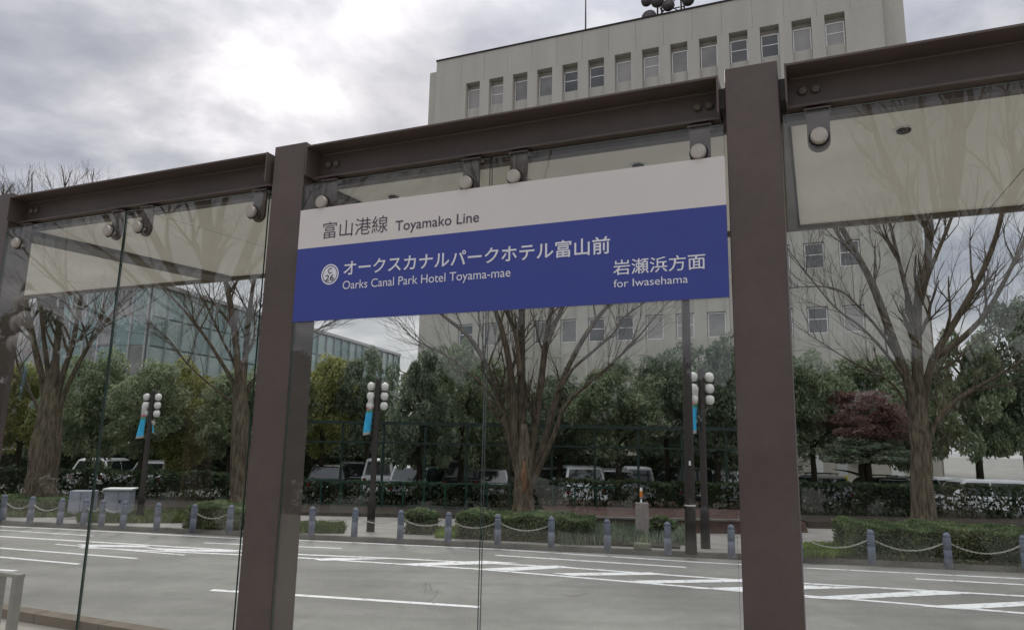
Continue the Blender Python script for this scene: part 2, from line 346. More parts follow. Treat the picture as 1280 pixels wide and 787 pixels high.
for i in range(3):
    a, b = posts[i][1] + .028, posts[i + 1][0] - .028
    m = MB()
    sb(m, a, b, -.03, .178, 4.088, 4.10); sb(m, a, b, .045, .178, 3.92, 3.932); sb(m, a, b, .10, .112, 3.932, 4.088)
    sb(m, a, a + .008, -.032, .180, 3.918, 4.102); sb(m, b - .008, b, -.032, .180, 3.918, 4.102)
    bo = m.build('beam', MT['brown'], S, bevel=.002)
    m = MB(); sb(m, a + .02, b - .02, .092, .0995, 4.078, 4.087); m.build('light_line_strip', MT['arm'], bo)  # added paler strip along the web top, painting in its light line
    for x in (a + .07, a + .125, b - .11, b - .055):
        inst('bolt', hexm, bo, (x, .0995, 4.018 - Z0))
    m = MB(); sb(m, posts[i][1], a, .03, .16, 3.96, 4.06); m.build('beam_bracket', MT['browndk'], S); m = MB(); sb(m, b, posts[i + 1][0], .03, .16, 3.96, 4.06); m.build('beam_bracket', MT['browndk'], S)
    # rail under the beam that the brackets hang from
    m = MB(); sb(m, a, b, .11, .165, 3.885, 3.918); m.build('hanger_rail', MT['brown'], S)
    mid = (-1.49, )[0] + (i - 1) * 2.62
    for g0, g1 in ((posts[i][1] + .012, mid - .006), (mid + .006, posts[i + 1][0] - .012)):
        m = MB(); z0, z1 = .55 - Z0, 3.868 - Z0
        m.add([(g0, -.006, z0), (g1, -.006, z0), (g1, -.006, z1), (g0, -.006, z1)], [(0, 1, 2, 3)], 0)
        m.add([(g0, .006, z0), (g1, .006, z0), (g1, .006, z1), (g0, .006, z1)], [(3, 2, 1, 0)], 0)
        for q in ([(g0, -.006, z0), (g0, .006, z0), (g0, .006, z1), (g0, -.006, z1)], [(g1, -.006, z0), (g1, .006, z0), (g1, .006, z1), (g1, -.006, z1)],
                  [(g0, -.006, z1), (g1, -.006, z1), (g1, .006, z1), (g0, .006, z1)], [(g0, -.006, z0), (g1, -.006, z0), (g1, .006, z0), (g0, .006, z0)]):
            m.add(q, [(0, 1, 2, 3)], 1)
        m.build('glass_pane', [MT['glass'], MT['gedge']], S)
    for bx in (posts[i][1] + .155, mid - .135, mid + .135, posts[i + 1][0] - .125):
        m = MB(); w2, r2, zc = .047, .047, 3.744 - Z0
        poly = [(bx - w2, 3.90 - Z0)] + [(bx - r2 * math.cos(q * math.pi / 8), zc - r2 * math.sin(q * math.pi / 8)) for q in range(9)] + [(bx + w2, 3.90 - Z0)]
        m.extr(poly, .042, .056); m.box(bx - .055, bx + .055, .03, .17, 3.893 - Z0, 3.90 - Z0)
        br = m.build('bracket', MT['brown'], S)
        inst('washer', seal, br, (bx, -.0065, zc)); inst('bolt', bolt, br, (bx, -.0105, zc))
        inst('standoff', stand, br, (bx, 0, zc))
    # floor clamps of the panes
    for cx_ in (posts[i][1] + .2, mid, posts[i + 1][0] - .2):
        m = MB(); m.box(cx_ - .05, cx_ + .05, -.03, .03, 0, .17); m.build('floor_clamp', MT['steel'], S)
# cantilever arms, roof, ceiling panels, downlights; the roof rises slightly outwards
RT0, RT1 = .27, 2.42
def rz_(t): return 3.96 + .053 * (t - .3) - Z0
def slab(s0_, s1_, t0, t1, lo, hi):
    return MB().add([(s0_, t0, rz_(t0) + lo), (s1_, t0, rz_(t0) + lo), (s1_, t1, rz_(t1) + lo), (s0_, t1, rz_(t1) + lo), (s0_, t0, rz_(t0) + hi), (s1_, t0, rz_(t0) + hi), (s1_, t1, rz_(t1) + hi), (s0_, t1, rz_(t1) + hi)],
        [(0, 3, 2, 1), (4, 5, 6, 7), (0, 1, 5, 4), (1, 2, 6, 5), (2, 3, 7, 6), (3, 0, 4, 7)])
arms = [(-5.78, -5.50), (-2.99, -2.72), (-.31, -.05), (2.42, 2.70)]
for a, b in arms: slab(a + .01, b - .01, .195, RT1 - .01, -.035, .03).build('roof_arm', MT['arm'], S)
slab(-8.9, 3.5, RT0 + .03, RT1 - .03, .045, .075).build('roof', MT['roof'], S)
slab(-8.9, 3.5, RT0 - .008, RT0 + .029, -.012, .08).build('roof_edge', MT['brown'], S); slab(-8.9, 3.5, RT1 - .029, RT1 + .02, -.035, .08).build('roof_edge', MT['arm'], S)
for c0, c1 in ((-8.8, -7.3), (-7.3, -5.78), (-5.5, -4.24), (-4.24, -2.99), (-2.72, -1.52), (-1.52, -.31), (-.05, 1.165), (1.165, 2.42), (2.70, 3.5)):
    slab(c0 + .005, c1 - .005, RT0 + .031, RT1 - .031, 0, .04).build('ceiling_panel', MT['ceil'], S)
for x, t in ((.465, .59), (-.858, .60), (-2.45, .59), (-4.588, .50), (1.8, .59)):
    m = MB(); m.lathe([(.036, rz_(t) - .002), (.030, rz_(t) - .016), (.020, rz_(t) - .020)], 16, (x, t, 0)); o = m.build('downlight', MT['browndk'], S)
    m = MB(); m.lathe([(.05, rz_(t) - .001), (.05, rz_(t) - .006)], 20, (x, t, 0)); m.build('trim_ring', MT['alu'], o)

# ------------------------------------------------------------------ station sign on the glass
SG = empty('station_sign', tuple(ORG + gn * -.02 + Vector((0, 0, 3.06))), -AL, 'blue and white bilingual tram stop name sign across the glass panes', 'sign')
s0, s1 = -2.675, -.325; zt, zm, zb = 3.708, 3.478, 3.063
m = MB(); m.box(s0, s1, -.003, .009, 0, zm - 3.06 - .0); m.build('blue_panel', MT['signblue'], SG)
m = MB(); m.box(s0, s1, -.003, .009, zm - 3.0598, zt - 3.06); m.build('white_panel', MT['signwhite'], SG)
def text(body, pl, pr, zbase, cap, m, thick=.0, name='lettering', ref=None, shear=0):
    """pl, pr: local s of the left and right ink edge; zbase/cap: baseline z and ink height of the ref glyph"""
    cu = bpy.data.curves.new(name, 'FONT'); cu.body = body; cu.size = 1; cu.extrude = 0.0; cu.offset = thick; cu.resolution_u = 4
    o = bpy.data.objects.new(name, cu); C.objects.link(o); dg = bpy.context.evaluated_depsgraph_get(); dg.update()
    me = bpy.data.meshes.new_from_object(o.evaluated_get(dg)); bpy.data.objects.remove(o); bpy.data.curves.remove(cu)
    n = len(me.vertices); a = np.empty(n * 3); me.vertices.foreach_get('co', a); a = a.reshape(-1, 3)
    x0, x1 = a[:, 0].min(), a[:, 0].max(); y0, y1 = (a[:, 1].min(), a[:, 1].max()) if ref is None else ref
    b = np.zeros_like(a); b[:, 0] = pl + (a[:, 0] - x0) / (x1 - x0) * (pr - pl); b[:, 2] = zbase + (a[:, 1] - y0) / (y1 - y0) * cap - 3.06
    b[:, 1] = -.0045; me.vertices.foreach_set('co', b.ravel()); me.materials.clear(); me.materials.append(m); me.update()
    o = bpy.data.objects.new(name, me); C.objects.link(o); o.parent = SG; return o
def ext(l, r):
    (a, z1), (b, z2) = sl_(*l, -.025), sl_(*r, -.025); return a, b, (z1 + z2) / 2
def put(body, L1, R1, L2, R2, m, thick=0, ref=None):   # L1/R1: bottom-left/right px, L2/R2: top-left/right
    a, b, zb_ = ext(L1, R1); _, _, zt_ = ext(L2, R2); text(body, a, b, zb_, zt_ - zb_, m, thick, ref=ref)
def capref():
    cu = bpy.data.curves.new('c', 'FONT'); cu.body = 'T'; o = bpy.data.objects.new('c', cu); C.objects.link(o); dg = bpy.context.evaluated_depsgraph_get(); dg.update()
    me = bpy.data.meshes.new_from_object(o.evaluated_get(dg)); h = max(v.co.y for v in me.vertices); bpy.data.objects.remove(o); bpy.data.curves.remove(cu); bpy.data.meshes.remove(me); return h
CAP = (0, capref())
put('富山港線', (403, 298), (484, 290.5), (403, 277), (484, 269.5), MT['ink'], -.004)
put('Toyamako Line', (494, 288), (598.5, 277.6), (494, 275.6), (598.5, 265.2), MT['ink'], .004, CAP)
put('オークスカナルパークホテル富山前', (429, 345.5), (762.6, 316), (429, 325.5), (762.6, 294.6), MT['inkwhite'], .012)
put('Oarks Canal Park Hotel Toyama-mae', (428, 361.5), (638, 345.3), (428, 351), (638, 334.5), MT['inkwhite'], 0, CAP)
put('岩瀬浜方面', (766.5, 344), (882, 336), (766.5, 325), (882, 316), MT['inkwhite'], .006)
put('for Iwasehama', (767, 359), (860, 353.3), (767, 349.5), (860, 343.5), MT['inkwhite'], 0, CAP)
cs, cz = sl_(412.3, 342.8, -.025); cr = .058
def ring(r0, r1, y, m, name):
    n = 40; mm = MB(); P = [(cs + r * math.cos(2 * math.pi * k / n), y, cz - 3.06 + r * math.sin(2 * math.pi * k / n)) for r in (r0, r1) for k in range(n)]
    if r0 == 0: mm.add(P[n:], [tuple(range(n))])
    else: mm.add(P, [(k, (k + 1) % n, n + (k + 1) % n, n + k) for k in range(n)])
    return mm.build(name, m, SG)
ring(0.050, .058, -.0045, MT['inkwhite'], 'badge_ring'); ring(0, .045, -.0045, MT['inkwhite'], 'badge_disc')
for b_, x0, x1, z0, z1 in (('C', -.013, .013, .004, .036), ('26', -.029, .029, -.037, -.002)):
    o = text(b_, cs + x0, cs + x1, cz + z0, z1 - z0, MT['ink'], .01)
    for v in o.data.vertices: v.co.y = -.006
# leaning rail on the platform
lr = empty('leaning_rail', tuple(ORG + gs * 0 + gn * 1.35 + Vector((0, 0, PLZ))), -AL, 'brushed steel leaning rail on the platform behind the far left pane', 'rail')
xa, za = sl_(27, 717, 1.35); za -= PLZ
m = MB(); m.box(xa - 2.2, xa, -.04, .04, za - .03, za); m.build('top_bar', MT['rail'], lr, bevel=.004)
for x in (xa - .065, xa - .30, xa - 2.2): m = MB(); m.box(x, x + .055, -.038, .038, 0, za - .031); m.build('leg', MT['rail'], lr, bevel=.003)

# ------------------------------------------------------------------ bollards and chains
def make_bollard():
    r = empty('bollard'); m = MB()
    m.lathe([(.082, 0), (.080, .24), (.078, .34), (.072, .345), (.072, .357), (.078, .362), (.078, .56), (.074, .60)], 18); m.build('body', MT['bollard'], r, True)
    m = MB(); m.lathe([(.074, .602), (.072, .64), (.058, .675), (.034, .695), (.008, .70)], 18); m.build('cap', MT['bollard'], r, True)
    return r
proto = make_bollard(); bpos = {}
BL = [(3, 650, 'leftmost bollard in view, at the low left edge of the picture'), (37, 653, 'second bollard from the left, in front of the thick leftmost trunk'),
      (74, 656, 'third bollard from the left, just right of the leftmost big tree'), (104, 657, 'bollard in front of the left pale utility box, by the pane joint'),
      (126, 658.5, 'bollard at the left front of the right pale utility box'), (153, 660, 'bollard at the right corner of the taller pale utility box'),
      (195, 663.5, 'lone unchained bollard on the open pavement right of the leftmost street lamp'), (240, 665, 'bollard before the left end of the hedge next to the left shelter post'),
      (286, 666.5, 'bollard before the right part of the hedge next to the left shelter post'), (389, 668.5, 'first bollard right of the left shelter post'),
      (442.5, 670, 'bollard just left of the foot of the middle street lamp'), (500, 674, 'bollard at the left end of the small square hedge'),
      (559.7, 676.5, 'bollard right of the small square hedge, left of the long hedge'), (622, 680, 'bollard before the long hedge, left of the big middle tree'),
      (689, 684, 'bollard before the long hedge, right of the big middle tree'), (759.5, 688, 'unchained bollard left of the stone marker'),
      (835, 692, 'unchained bollard between the stone marker and the tall brown pole'), (914.5, 696.5, 'bollard just left of the right shelter post'),
      (1090.5, 704, 'bollard before the left end of the long hedge under the right tree'), (1186, 708.5, 'bollard before the middle of the hedge under the right tree'),
      (1283, 712, 'bollard at the right edge of the picture'), (1000, 700, '')]
for i, (x, y, lab) in enumerate(BL):
    if not lab: continue
    p = gnd(x, y, .12); o = proto if not bpos else copy_tree(proto)
    o.location = p; o.rotation_euler = (random.gauss(0, .012), random.gauss(0, .012), random.uniform(0, 3)); bpos[i] = p; sc_ = 1.0; o.scale = (1, 1, 1)
    tag(o, 'blue-grey round-topped ' + lab, 'bollard', 'bollards along the far kerb')
bpos[21] = gnd(1000, 700, .12)
def chain(i, j, lab, sag=.17):
    a, b = bpos[i] + Vector((0, 0, .52)), bpos[j] + Vector((0, 0, .52)); m = MB(); pts = []
    Ln = (b - a).length; n = max(8, int(Ln / .045))
    d = (b - a).normalized()
    P = [a.lerp(b, k / n) - Vector((0, 0, sag * 4 * (k / n) * (1 - k / n))) for k in range(n + 1)]
    for k in range(n):                                      # links alternately flat and upright
        q0, q1 = P[k], P[k + 1]; dd = (q1 - q0).normalized(); side = dd.cross(Vector((0, 0, 1))).normalized(); u = side if k % 2 else side.cross(dd)
        c = (q0 + q1) / 2; hl = (q1 - q0).length * .62; hw = .014
        pts = [c + dd * hl * math.cos(t) + u * hw * math.sin(t) for t in [2 * math.pi * h / 6 for h in range(7)]]
        m.tube(pts, .0065, 4, cap=False)
    tag(m.build('chain', MT['chain']), lab, 'chain', 'chains slung between the bollards')
chain(0, 1, 'pale chain leftmost in view, left of the thick leftmost trunk'); chain(1, 2, 'pale chain hanging in front of the thick leftmost trunk')
chain(3, 4, 'short pale chain in front of the gap between the two utility boxes', .12); chain(4, 5, 'pale chain in front of the taller right utility box', .12)
chain(7, 8, 'pale chain before the hedge left of the left shelter post'); chain(9, 10, 'pale chain first right of the left shelter post')
chain(10, 11, 'pale chain in front of the foot of the middle street lamp'); chain(11, 12, 'pale chain before the small square hedge')
chain(12, 13, 'pale chain before the left end of the long hedge, crossed by the pane joint'); chain(13, 14, 'pale chain hanging just below the big middle tree trunk')
bpos[21] = gnd(1000, 700, .12)
b21 = copy_tree(proto); b21.location = bpos[21]; tag(b21, 'blue-grey bollard hidden by the lower end of the right shelter post', 'bollard', 'bollards along the far kerb')
chain(21, 18, 'pale chain beside the grass strip, right of the right shelter post', .22); chain(18, 19, 'pale chain before the hedge under the right tree, between its two bollards', .22)
chain(19, 20, 'pale chain at the right edge before the hedge under the right tree', .22)

# ------------------------------------------------------------------ street lamps
def make_lamp(bx=-.14, side=-1, banner=True):
    r = empty('street_lamp'); m = MB()
    m.lathe([(.115, 0), (.11, .9), (.085, .95), (.075, 4.25), (.06, 4.30), (.01, 4.34)], 14); m.build('pole', MT['pole'], r, True)
    for z in (4.08, 3.80, 3.52):
        m = MB(); m.tube([(-.2, 0, z - .13), (.2, 0, z - .13)], .014, 6); m.build('arm', MT['pole'], r)
        for sx in (-1, 1):
            m = MB(); m.lathe([(.03, -.13), (.085, -.095), (.108, -.04), (.114, 0), (.108, .045), (.085, .09), (.03, .118), (.005, .12)], 16, (sx * .2, 0, z)); g = m.build('globe', MT['globe'], r, True)
            m = MB(); m.lathe([(.05, -.145), (.05, -.125)], 12, (sx * .2, 0, z)); m.build('globe_base', MT['pole'], g)
    return r
def banner(parent, sx, w_, z1, z0, sway, seed):
    m = MB(); n = 14; rnd = random.Random(seed)
    for k in range(n + 1):
        f = k / n; z = z1 + (z0 - z1) * f; ww = w_ * (.8 + .15 * f); x = sx * (.09 + sway * f)
        for h in range(4):
            g = h / 3; m.v.append((x + sx * ww * g, -.03 + .05 * math.sin(g * 4 + f * 5 + seed) * (1 - .2 * f) - .12 * g, z - .04 * g))
    for k in range(n):
        f = k / n; mi = 1 if f < .26 else (2 if f < .33 else (3 if f < .42 else 0))
        if f > .85 and k % 3 == 1: mi = 1
        for h in range(3): a = k * 4 + h; m.f.append((a, a + 1, a + 5, a + 4)); m.m.append(mi)
    o = m.build('banner', [MT['flagb'], MT['flagw'], MT['flagp'], MT['flagg']], parent, True)
    s_ = o.modifiers.new('s', 'SOLIDIFY'); s_.thickness = .004
lamps = [((882, 685), 'brown lamp post with six white globes right of the tall bare pole', 11), ((463, 664), 'brown lamp post with six white globes seen right of the left shelter post', 22), ((174, 650), 'leftmost brown lamp post with white globes, right of the utility boxes', 33)]
lp = make_lamp()
for i, (px, lab, sd) in enumerate(lamps):
    o = lp if i == 0 else copy_tree(lp); o.location = gnd(*px, .12); o.scale = [(1, .94, .86)[i]] * 3; tag(o, lab, 'street lamp', 'street lamps with globes and banners')
lampobjs = [o for o in C.objects if o.name.startswith('street_lamp')]
for o, (px, lab, sd) in zip(lampobjs, lamps):
    banner(o, -1, .19, 3.82, 2.70, .06, sd)
    if sd == 33: banner(o, 1, .16, 3.3, 2.9, .02, 4)
# tall pole
p = gnd(864, 692, .12); tp = empty('utility_pole', tuple(p), 0, 'tall slim brown pole standing left of the lamp post with globes', 'pole')
m = MB(); m.lathe([(.135, 0), (.12, 1.2), (.085, 9.0), (.02, 9.03)], 14); m.build('shaft', MT['pole'], tp, True)
m = MB(); m.lathe([(.13, 1.05), (.13, 1.075)], 14); m.build('band', MT['alu'], tp)
m = MB(); m.box(-.04, .0, -.16, -.13, 1.95, 2.05); m.build('tag', MT['white'], tp)
# red and white notice on the lamp side
# ------------------------------------------------------------------ utility boxes, stone marker
def face_box(name, x0, x1, ytop, ybot, dep, m, lab, cat, z=.12):
    a = gnd(x0, ybot, z); b = gnd(x1, ybot, z); b = a + (b - a); wdt = (b - a).length; hgt = at(x0, ytop, a.y).z - z
    o = empty(name, tuple(a), math.atan2((b - a).y, (b - a).x), lab, cat); return o, wdt, hgt
o, W, Hh = face_box('utility_box', 83, 113, 613, 645, .5, None, 'lower pale grey utility box left of the pane joint', 'utility box')
m = MB(); m.box(0, W, 0, .5, .06, Hh); m.build('cabinet', MT['boxgrey'], o, bevel=.015); m = MB(); m.box(.03, W - .03, .03, .47, 0, .062); m.build('plinth', MT['kerb'], o)
m = MB(); m.box(W / 2 - .004, W / 2 + .004, -.004, 0, .09, Hh - .04); m.build('door_seam', MT['rubber'], o)
o, W, Hh = face_box('utility_box', 127, 159, 610, 647, .5, None, 'taller pale grey utility box with a lidded top right of the pane joint', 'utility box')
m = MB(); m.box(0, W, 0, .6, .06, Hh - .05); m.build('cabinet', MT['boxgrey'], o, bevel=.015); m = MB(); m.box(.03, W - .03, .03, .57, 0, .062); m.build('plinth', MT['kerb'], o)
m = MB(); m.box(-.05, W + .05, -.05, .65, Hh - .049, Hh); m.build('lid', MT['alu'], o, bevel=.01)
m = MB(); m.box(W * .55, W * .55 + .008, -.004, 0, .09, Hh - .09); m.build('door_seam', MT['rubber'], o)
m = MB(); m.box(W * .62, W * .66, -.03, 0, Hh * .5, Hh * .62); m.build('handle', MT['browndk'], o)
a = gnd(803, 677, .12)
o = empty('stone_marker', tuple(a), R(-11), 'upright pinkish grey stone marker slab on the planting strip', 'marker')
hz = at(803, 628, a.y).z - .12
m = MB(); m.prism([(-.17, 0), (.17, 0), (.17, .16), (-.17, .16)], 0, hz); m.v = [(x * (1 - .04 * (z > .1)), y, z + (.01 * x if z > .1 else 0)) for x, y, z in m.v]; m.build('slab', MT['stone'], o, bevel=.012)
m = MB(); m.box(-.2, .2, -.04, .2, 0, .1); m.build('base', MT['mossy'], o, bevel=.02)
a = gnd(803, 687, .12)
m = MB(); m.box(-.2, .2, 0, .28, 0, .14); ob = m.build('kerb_block', MT['mossy'], bevel=.03); ob.location = a; ob.rotation_euler.z = R(-11); tag(ob, 'low mossy stone block on the kerb in front of the stone marker', 'stone block')
a = gnd(802, 672, .12); dz = at(801, 609, a.y).z - .12
o = empty('delineator_post', tuple(a), 0, 'slim white delineator with orange band rising behind the stone marker', 'delineator')
m = MB(); m.lathe([(.022, 0), (.022, dz - .28)], 10); m.build('stem', MT['white'], o, True)
m = MB(); m.lathe([(.036, dz - .28), (.038, dz - .1), (.03, dz - .02), (.005, dz)], 12); m.build('head', [MT['white']], o, True)
m = MB(); m.lathe([(.040, dz - .24), (.041, dz - .09)], 12); m.build('band', MT['orange'], o)

# ------------------------------------------------------------------ foliage
def leafcloud(rng, centers, radii, per, size, flat=.8, shell=.55):
    P = []
    for c, r in zip(centers, radii):
        d = rng.normal(size=(per, 3)); d /= np.linalg.norm(d, axis=1)[:, None]
        rr = (shell + (1 - shell) * rng.random(per)) ** .8
        P.append(c + d * rr[:, None] * np.array([r, r, r * flat]))
    P = np.vstack(P); n = len(P)
    a = rng.normal(size=(n, 3)); a /= np.linalg.norm(a, axis=1)[:, None]
    b = np.cross(a, rng.normal(size=(n, 3))); b /= np.linalg.norm(b, axis=1)[:, None]
    sz = size * (.6 + .8 * rng.random(n))[:, None]
    v = np.stack([P - a * sz, P + b * sz * .42, P + a * sz, P - b * sz * .42], 1).reshape(-1, 3)
    return v
def quadmesh(name, v, m):
    n = len(v) // 4; me = bpy.data.meshes.new(name); me.vertices.add(len(v)); me.vertices.foreach_set('co', v.astype(np.float32).ravel())
    me.loops.add(n * 4); me.loops.foreach_set('vertex_index', np.arange(n * 4, dtype=np.int32)); me.polygons.add(n)
    me.polygons.foreach_set('loop_start', np.arange(0, n * 4, 4, dtype=np.int32)); me.polygons.foreach_set('loop_total', np.full(n, 4, np.int32))
    me.materials.append(m); me.update(calc_edges=True); me.validate(); return me
crowns = {}
def crown(kind, shape, seed):
    key = (kind, shape, seed)
    if key in crowns: return crowns[key]
    rng = np.random.default_rng(seed); nC = 58; c = []; r = []
    while len(c) < nC:
        p = rng.uniform(-1, 1, 3)
        if shape == 'round':
            if not .25 < np.linalg.norm(p) < 1: continue
        elif shape == 'cone':
            if abs(p[2]) > 1: continue
            lim = (1 - (p[2] + 1) / 2) * .95 + .08
            if np.hypot(p[0], p[1]) > lim: continue
        elif shape == 'layer':
            p[2] = rng.choice([-.6, -.1, .35, .7]) + rng.normal() * .07
            if np.hypot(p[0], p[1]) > 1.05 - .6 * max(0, p[2]): continue
        c.append(p); r.append(rng.uniform(.20, .36) * (.75 if shape == 'cone' else 1))
    c = np.array(c) * [1.0, 1.0, 1.0]
    v = leafcloud(rng, c * 1.9, np.array(r) * 1.9, 290, .082)
    crowns[key] = quadmesh('crown', v, MT[kind]); return crowns[key]
def evergreen(px, Y, ytop, ybot, halfw, kind, shape, seed, lab, zb=.12, cat='tree', group='evergreen trees behind the pavement', depth=None):
    cxp = (ytop + ybot) / 2; c = at(px, cxp, Y); rz = (at(px, ytop, Y).z - at(px, ybot, Y).z) / 2; rx = halfw / F_ * Y
    base = Vector((c.x, c.y, zb)); o = empty('evergreen_tree', tuple(base), 0, lab, cat, group)
    inst('crown', crown(kind, shape, seed), o, (0, 0, c.z - zb), (0, 0, seed * 1.3), (rx / 2.05, rx / 2.05, rz / 2.05))
    m = MB(); h = c.z - zb; rr = .09 + .02 * rx
    m.tube([(0, 0, 0), (.04, .02, h * .35), (-.03, .05, h * .7), (.02, 0, h + rz * .3)], [rr * 1.3, rr, rr * .8, rr * .3], 8)
    rnd = random.Random(seed * 7 + int(px))
    for k in range(7):
        a = rnd.uniform(0, 6.28); z0 = h * rnd.uniform(.5, 1.0); l = rx * rnd.uniform(.5, .85)
        m.tube([(0, 0, z0), (math.cos(a) * l * .5, math.sin(a) * l * .5, z0 + rz * .25), (math.cos(a) * l, math.sin(a) * l, z0 + rz * .35)], [rr * .5, rr * .3, .01], 5)
    m.build('trunk', MT['barkd'], o, True); return o
EV = [
 (-40, 31, 420, 600, 50, 'leafy', 'round', 1, 'yellow-green bushy tree at the far left edge behind the bare tree'),
 (30, 33, 455, 600, 40, 'leafy', 'round', 2, 'yellow-green bushy tree just left of the thick leftmost trunk'),
 (118, 32, 430, 600, 48, 'leafm', 'round', 3, 'mid green tree behind the utility boxes'),
 (182, 31, 452, 592, 45, 'leafm', 'round', 4, 'olive green tree right behind the leftmost lamp globes'),
 (236, 33, 448, 590, 45, 'leafy', 'round', 1, 'yellowish olive tree left of the second bare tree'),
 (290, 32, 465, 600, 45, 'leafm', 'round', 2, 'mid green tree behind the trunk of the second bare tree'),
 (352, 33, 440, 585, 42, 'leafm', 'round', 3, 'green tree partly covered by the left shelter post'),
 (405, 34, 445, 590, 38, 'leafy', 'round', 4, 'light green tree right of the left shelter post, under the teal roofline'),
 (462, 34, 434, 592, 36, 'leafd', 'round', 5, 'dark tree with a pointed top behind the middle lamp globes'),
 (528, 30, 396, 600, 46, 'leafd', 'cone', 6, 'tall dark conical tree left of the pane joint'),
 (578, 33, 420, 596, 40, 'leafm', 'round', 7, 'green tree right of the tall conical tree'),
 (625, 35, 450, 590, 45, 'leafm', 'round', 1, 'dense green tree left behind the big middle trunk'),
 (700, 33, 470, 588, 52, 'leafd', 'round', 2, 'dark tree right behind the big middle trunk'),
 (772, 31, 448, 592, 56, 'leafm', 'round', 5, 'broad mid green tree above the stone marker'),
 (832, 33, 436, 580, 38, 'leafd', 'round', 6 + 1, 'dark green tree left of the tall brown pole'),
 (893, 31, 410, 585, 50, 'leafd', 'round', 3, 'dark leafy tree behind the six globes of the right lamp'),
 (955, 33, 440, 590, 50, 'leafd', 'round', 4, 'dark tree hidden mostly by the right shelter post'),
 (1012, 32, 436, 592, 45, 'leafm', 'round', 7, 'green tree just right of the right shelter post'),
 (1078, 30, 484, 558, 50, 'leafr', 'layer', 8, 'small maroon leaved tree left of the right bare tree'),  # made-up tree carrying the colour of a maroon reflection in the glass
 (1080, 33, 440, 585, 52, 'leafm', 'round', 9, 'green tree rising behind the maroon leaved tree'),
 (1135, 35, 450, 590, 45, 'leafm', 'round', 1, 'green tree behind the trunk of the right bare tree'),
 (1212, 31, 352, 590, 58, 'leafm', 'cone', 10, 'tall olive green tree right of the right bare trunk'),
 (1272, 32, 378, 600, 52, 'leafd', 'round', 2, 'dark loose tree at the right edge of the picture'),
 (1340, 31, 360, 600, 60, 'leafm', 'round', 3, 'green tree just beyond the right edge of the picture')]
for e_ in EV: e_ = list(e_); e_[4] *= 1.10; e_[3] = min(e_[3], random.choice((566, 574, 582))) if e_[5] != 'leafr' else e_[3]; evergreen(*e_)
side = ['left', 'middle', 'right']
for i in range(13):                                  # a darker second row, glimpsed between the first
    px = 85 + i * 74 + random.uniform(-12, 12); nm_ = ['leftmost', 'second', 'third', 'fourth', 'fifth', 'sixth', 'seventh', 'eighth', 'ninth', 'tenth', 'eleventh', 'twelfth', 'rightmost'][i]
    if 985 < px < 1100: continue
    evergreen(px, 39.5, random.uniform(462, 485), 596, 50, 'leafd', 'round', 1 + i % 5, nm_ + ' tree of the dark back row glimpsed behind the parked cars', group='dark back row of evergreens', zb=0)
# layered dark skirt under the maroon stand-in crown
evergreen(1076, 29.2, 545, 583, 52, 'leafd', 'layer', 12, 'low dark spreading tree with thin trunk under the maroon stand-in crown')
# hedges
def hedge(x0, x1, ytop, ybot, thick, lab, kind='leafh', z=.12, Y=None, sparse=2.0, size=.032, group='clipped hedges on the planting strip', stems=False):
    if Y: a, b = at(x0, ybot, Y), at(x1, ybot, Y); a.z = b.z = z
    else: a, b = gnd(x0, ybot, z), gnd(x1, ybot, z)
    if not Y: b = Vector((b.x, a.y + (b.x - a.x) * kd.y / kd.x, z))
    hgt = at((x0 + x1) / 2, ytop, (a.y + b.y) / 2 + thick * .5).z - z; Ln = (b - a).length
    o = empty('hedge', tuple(a), math.atan2(b.y - a.y, b.x - a.x), lab, 'hedge', group)
    rng = np.random.default_rng(int(abs(x0)) + 5)
    area = Ln * hgt + Ln * thick; n = int(area * 900 * sparse)
    u = rng.random(n) * Ln; top = rng.random(n) < (thick / (thick + hgt)) * .9
    ed = .12
    z_ = np.where(top, hgt - rng.random(n) * .05, rng.random(n) * hgt); y_ = np.where(top, rng.random(n) * thick, rng.random(n) * .09)
    # rounded shoulders and uneven clipping
    bump = .035 * np.sin(u * 3.1 + 1) + .025 * np.sin(u * 7.7) ; z_ = z_ + bump * (z_ / hgt)
    sh = np.clip((z_ - (hgt - ed)) / ed, 0, 1); y_ = y_ + sh ** 2 * .06
    endt = np.minimum(u, Ln - u); z_ = z_ - np.clip(.15 - endt, 0, .15) * .8 * (z_ / hgt)
    P = np.stack([u, y_, z_], 1); k = int(n * .12); P[:k, 0] = np.where(rng.random(k) < .5, rng.random(k) * .06, Ln - rng.random(k) * .06); P[:k, 1] = rng.random(k) * thick; P[:k, 2] = rng.random(k) * hgt
    a_ = rng.normal(size=(n, 3)); a_ /= np.linalg.norm(a_, axis=1)[:, None]; b_ = np.cross(a_, rng.normal(size=(n, 3))); b_ /= np.linalg.norm(b_, axis=1)[:, None]
    s_ = size * (.6 + .8 * rng.random(n))[:, None]
    v = np.stack([P - a_ * s_, P + b_ * s_ * .5, P + a_ * s_, P - b_ * s_ * .5], 1).reshape(-1, 3)
    inst('foliage', quadmesh('foliage', v, MT[kind]), o)
    if stems:
        m = MB()
        for i in range(int(Ln / .16)):
            x = i * .16 + random.uniform(0, .1); m.tube([(x, thick * .4, 0), (x + random.uniform(-.1, .1), thick * .5, hgt * .5), (x + random.uniform(-.15, .15), thick * .5, hgt * .95)], [.018, .012, .005], 4)
        tag(m.build('stems', MT['barkd'], o), kind='stuff')
    else:
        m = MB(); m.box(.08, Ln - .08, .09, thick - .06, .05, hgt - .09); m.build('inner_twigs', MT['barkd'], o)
    return o
hedge(-30, 80, 621, 641, 1.2, 'low clipped hedge under the thick leftmost tree')
hedge(229, 309, 629, 660.5, 1.4, 'clipped hedge left of the left shelter post, behind two bollards')
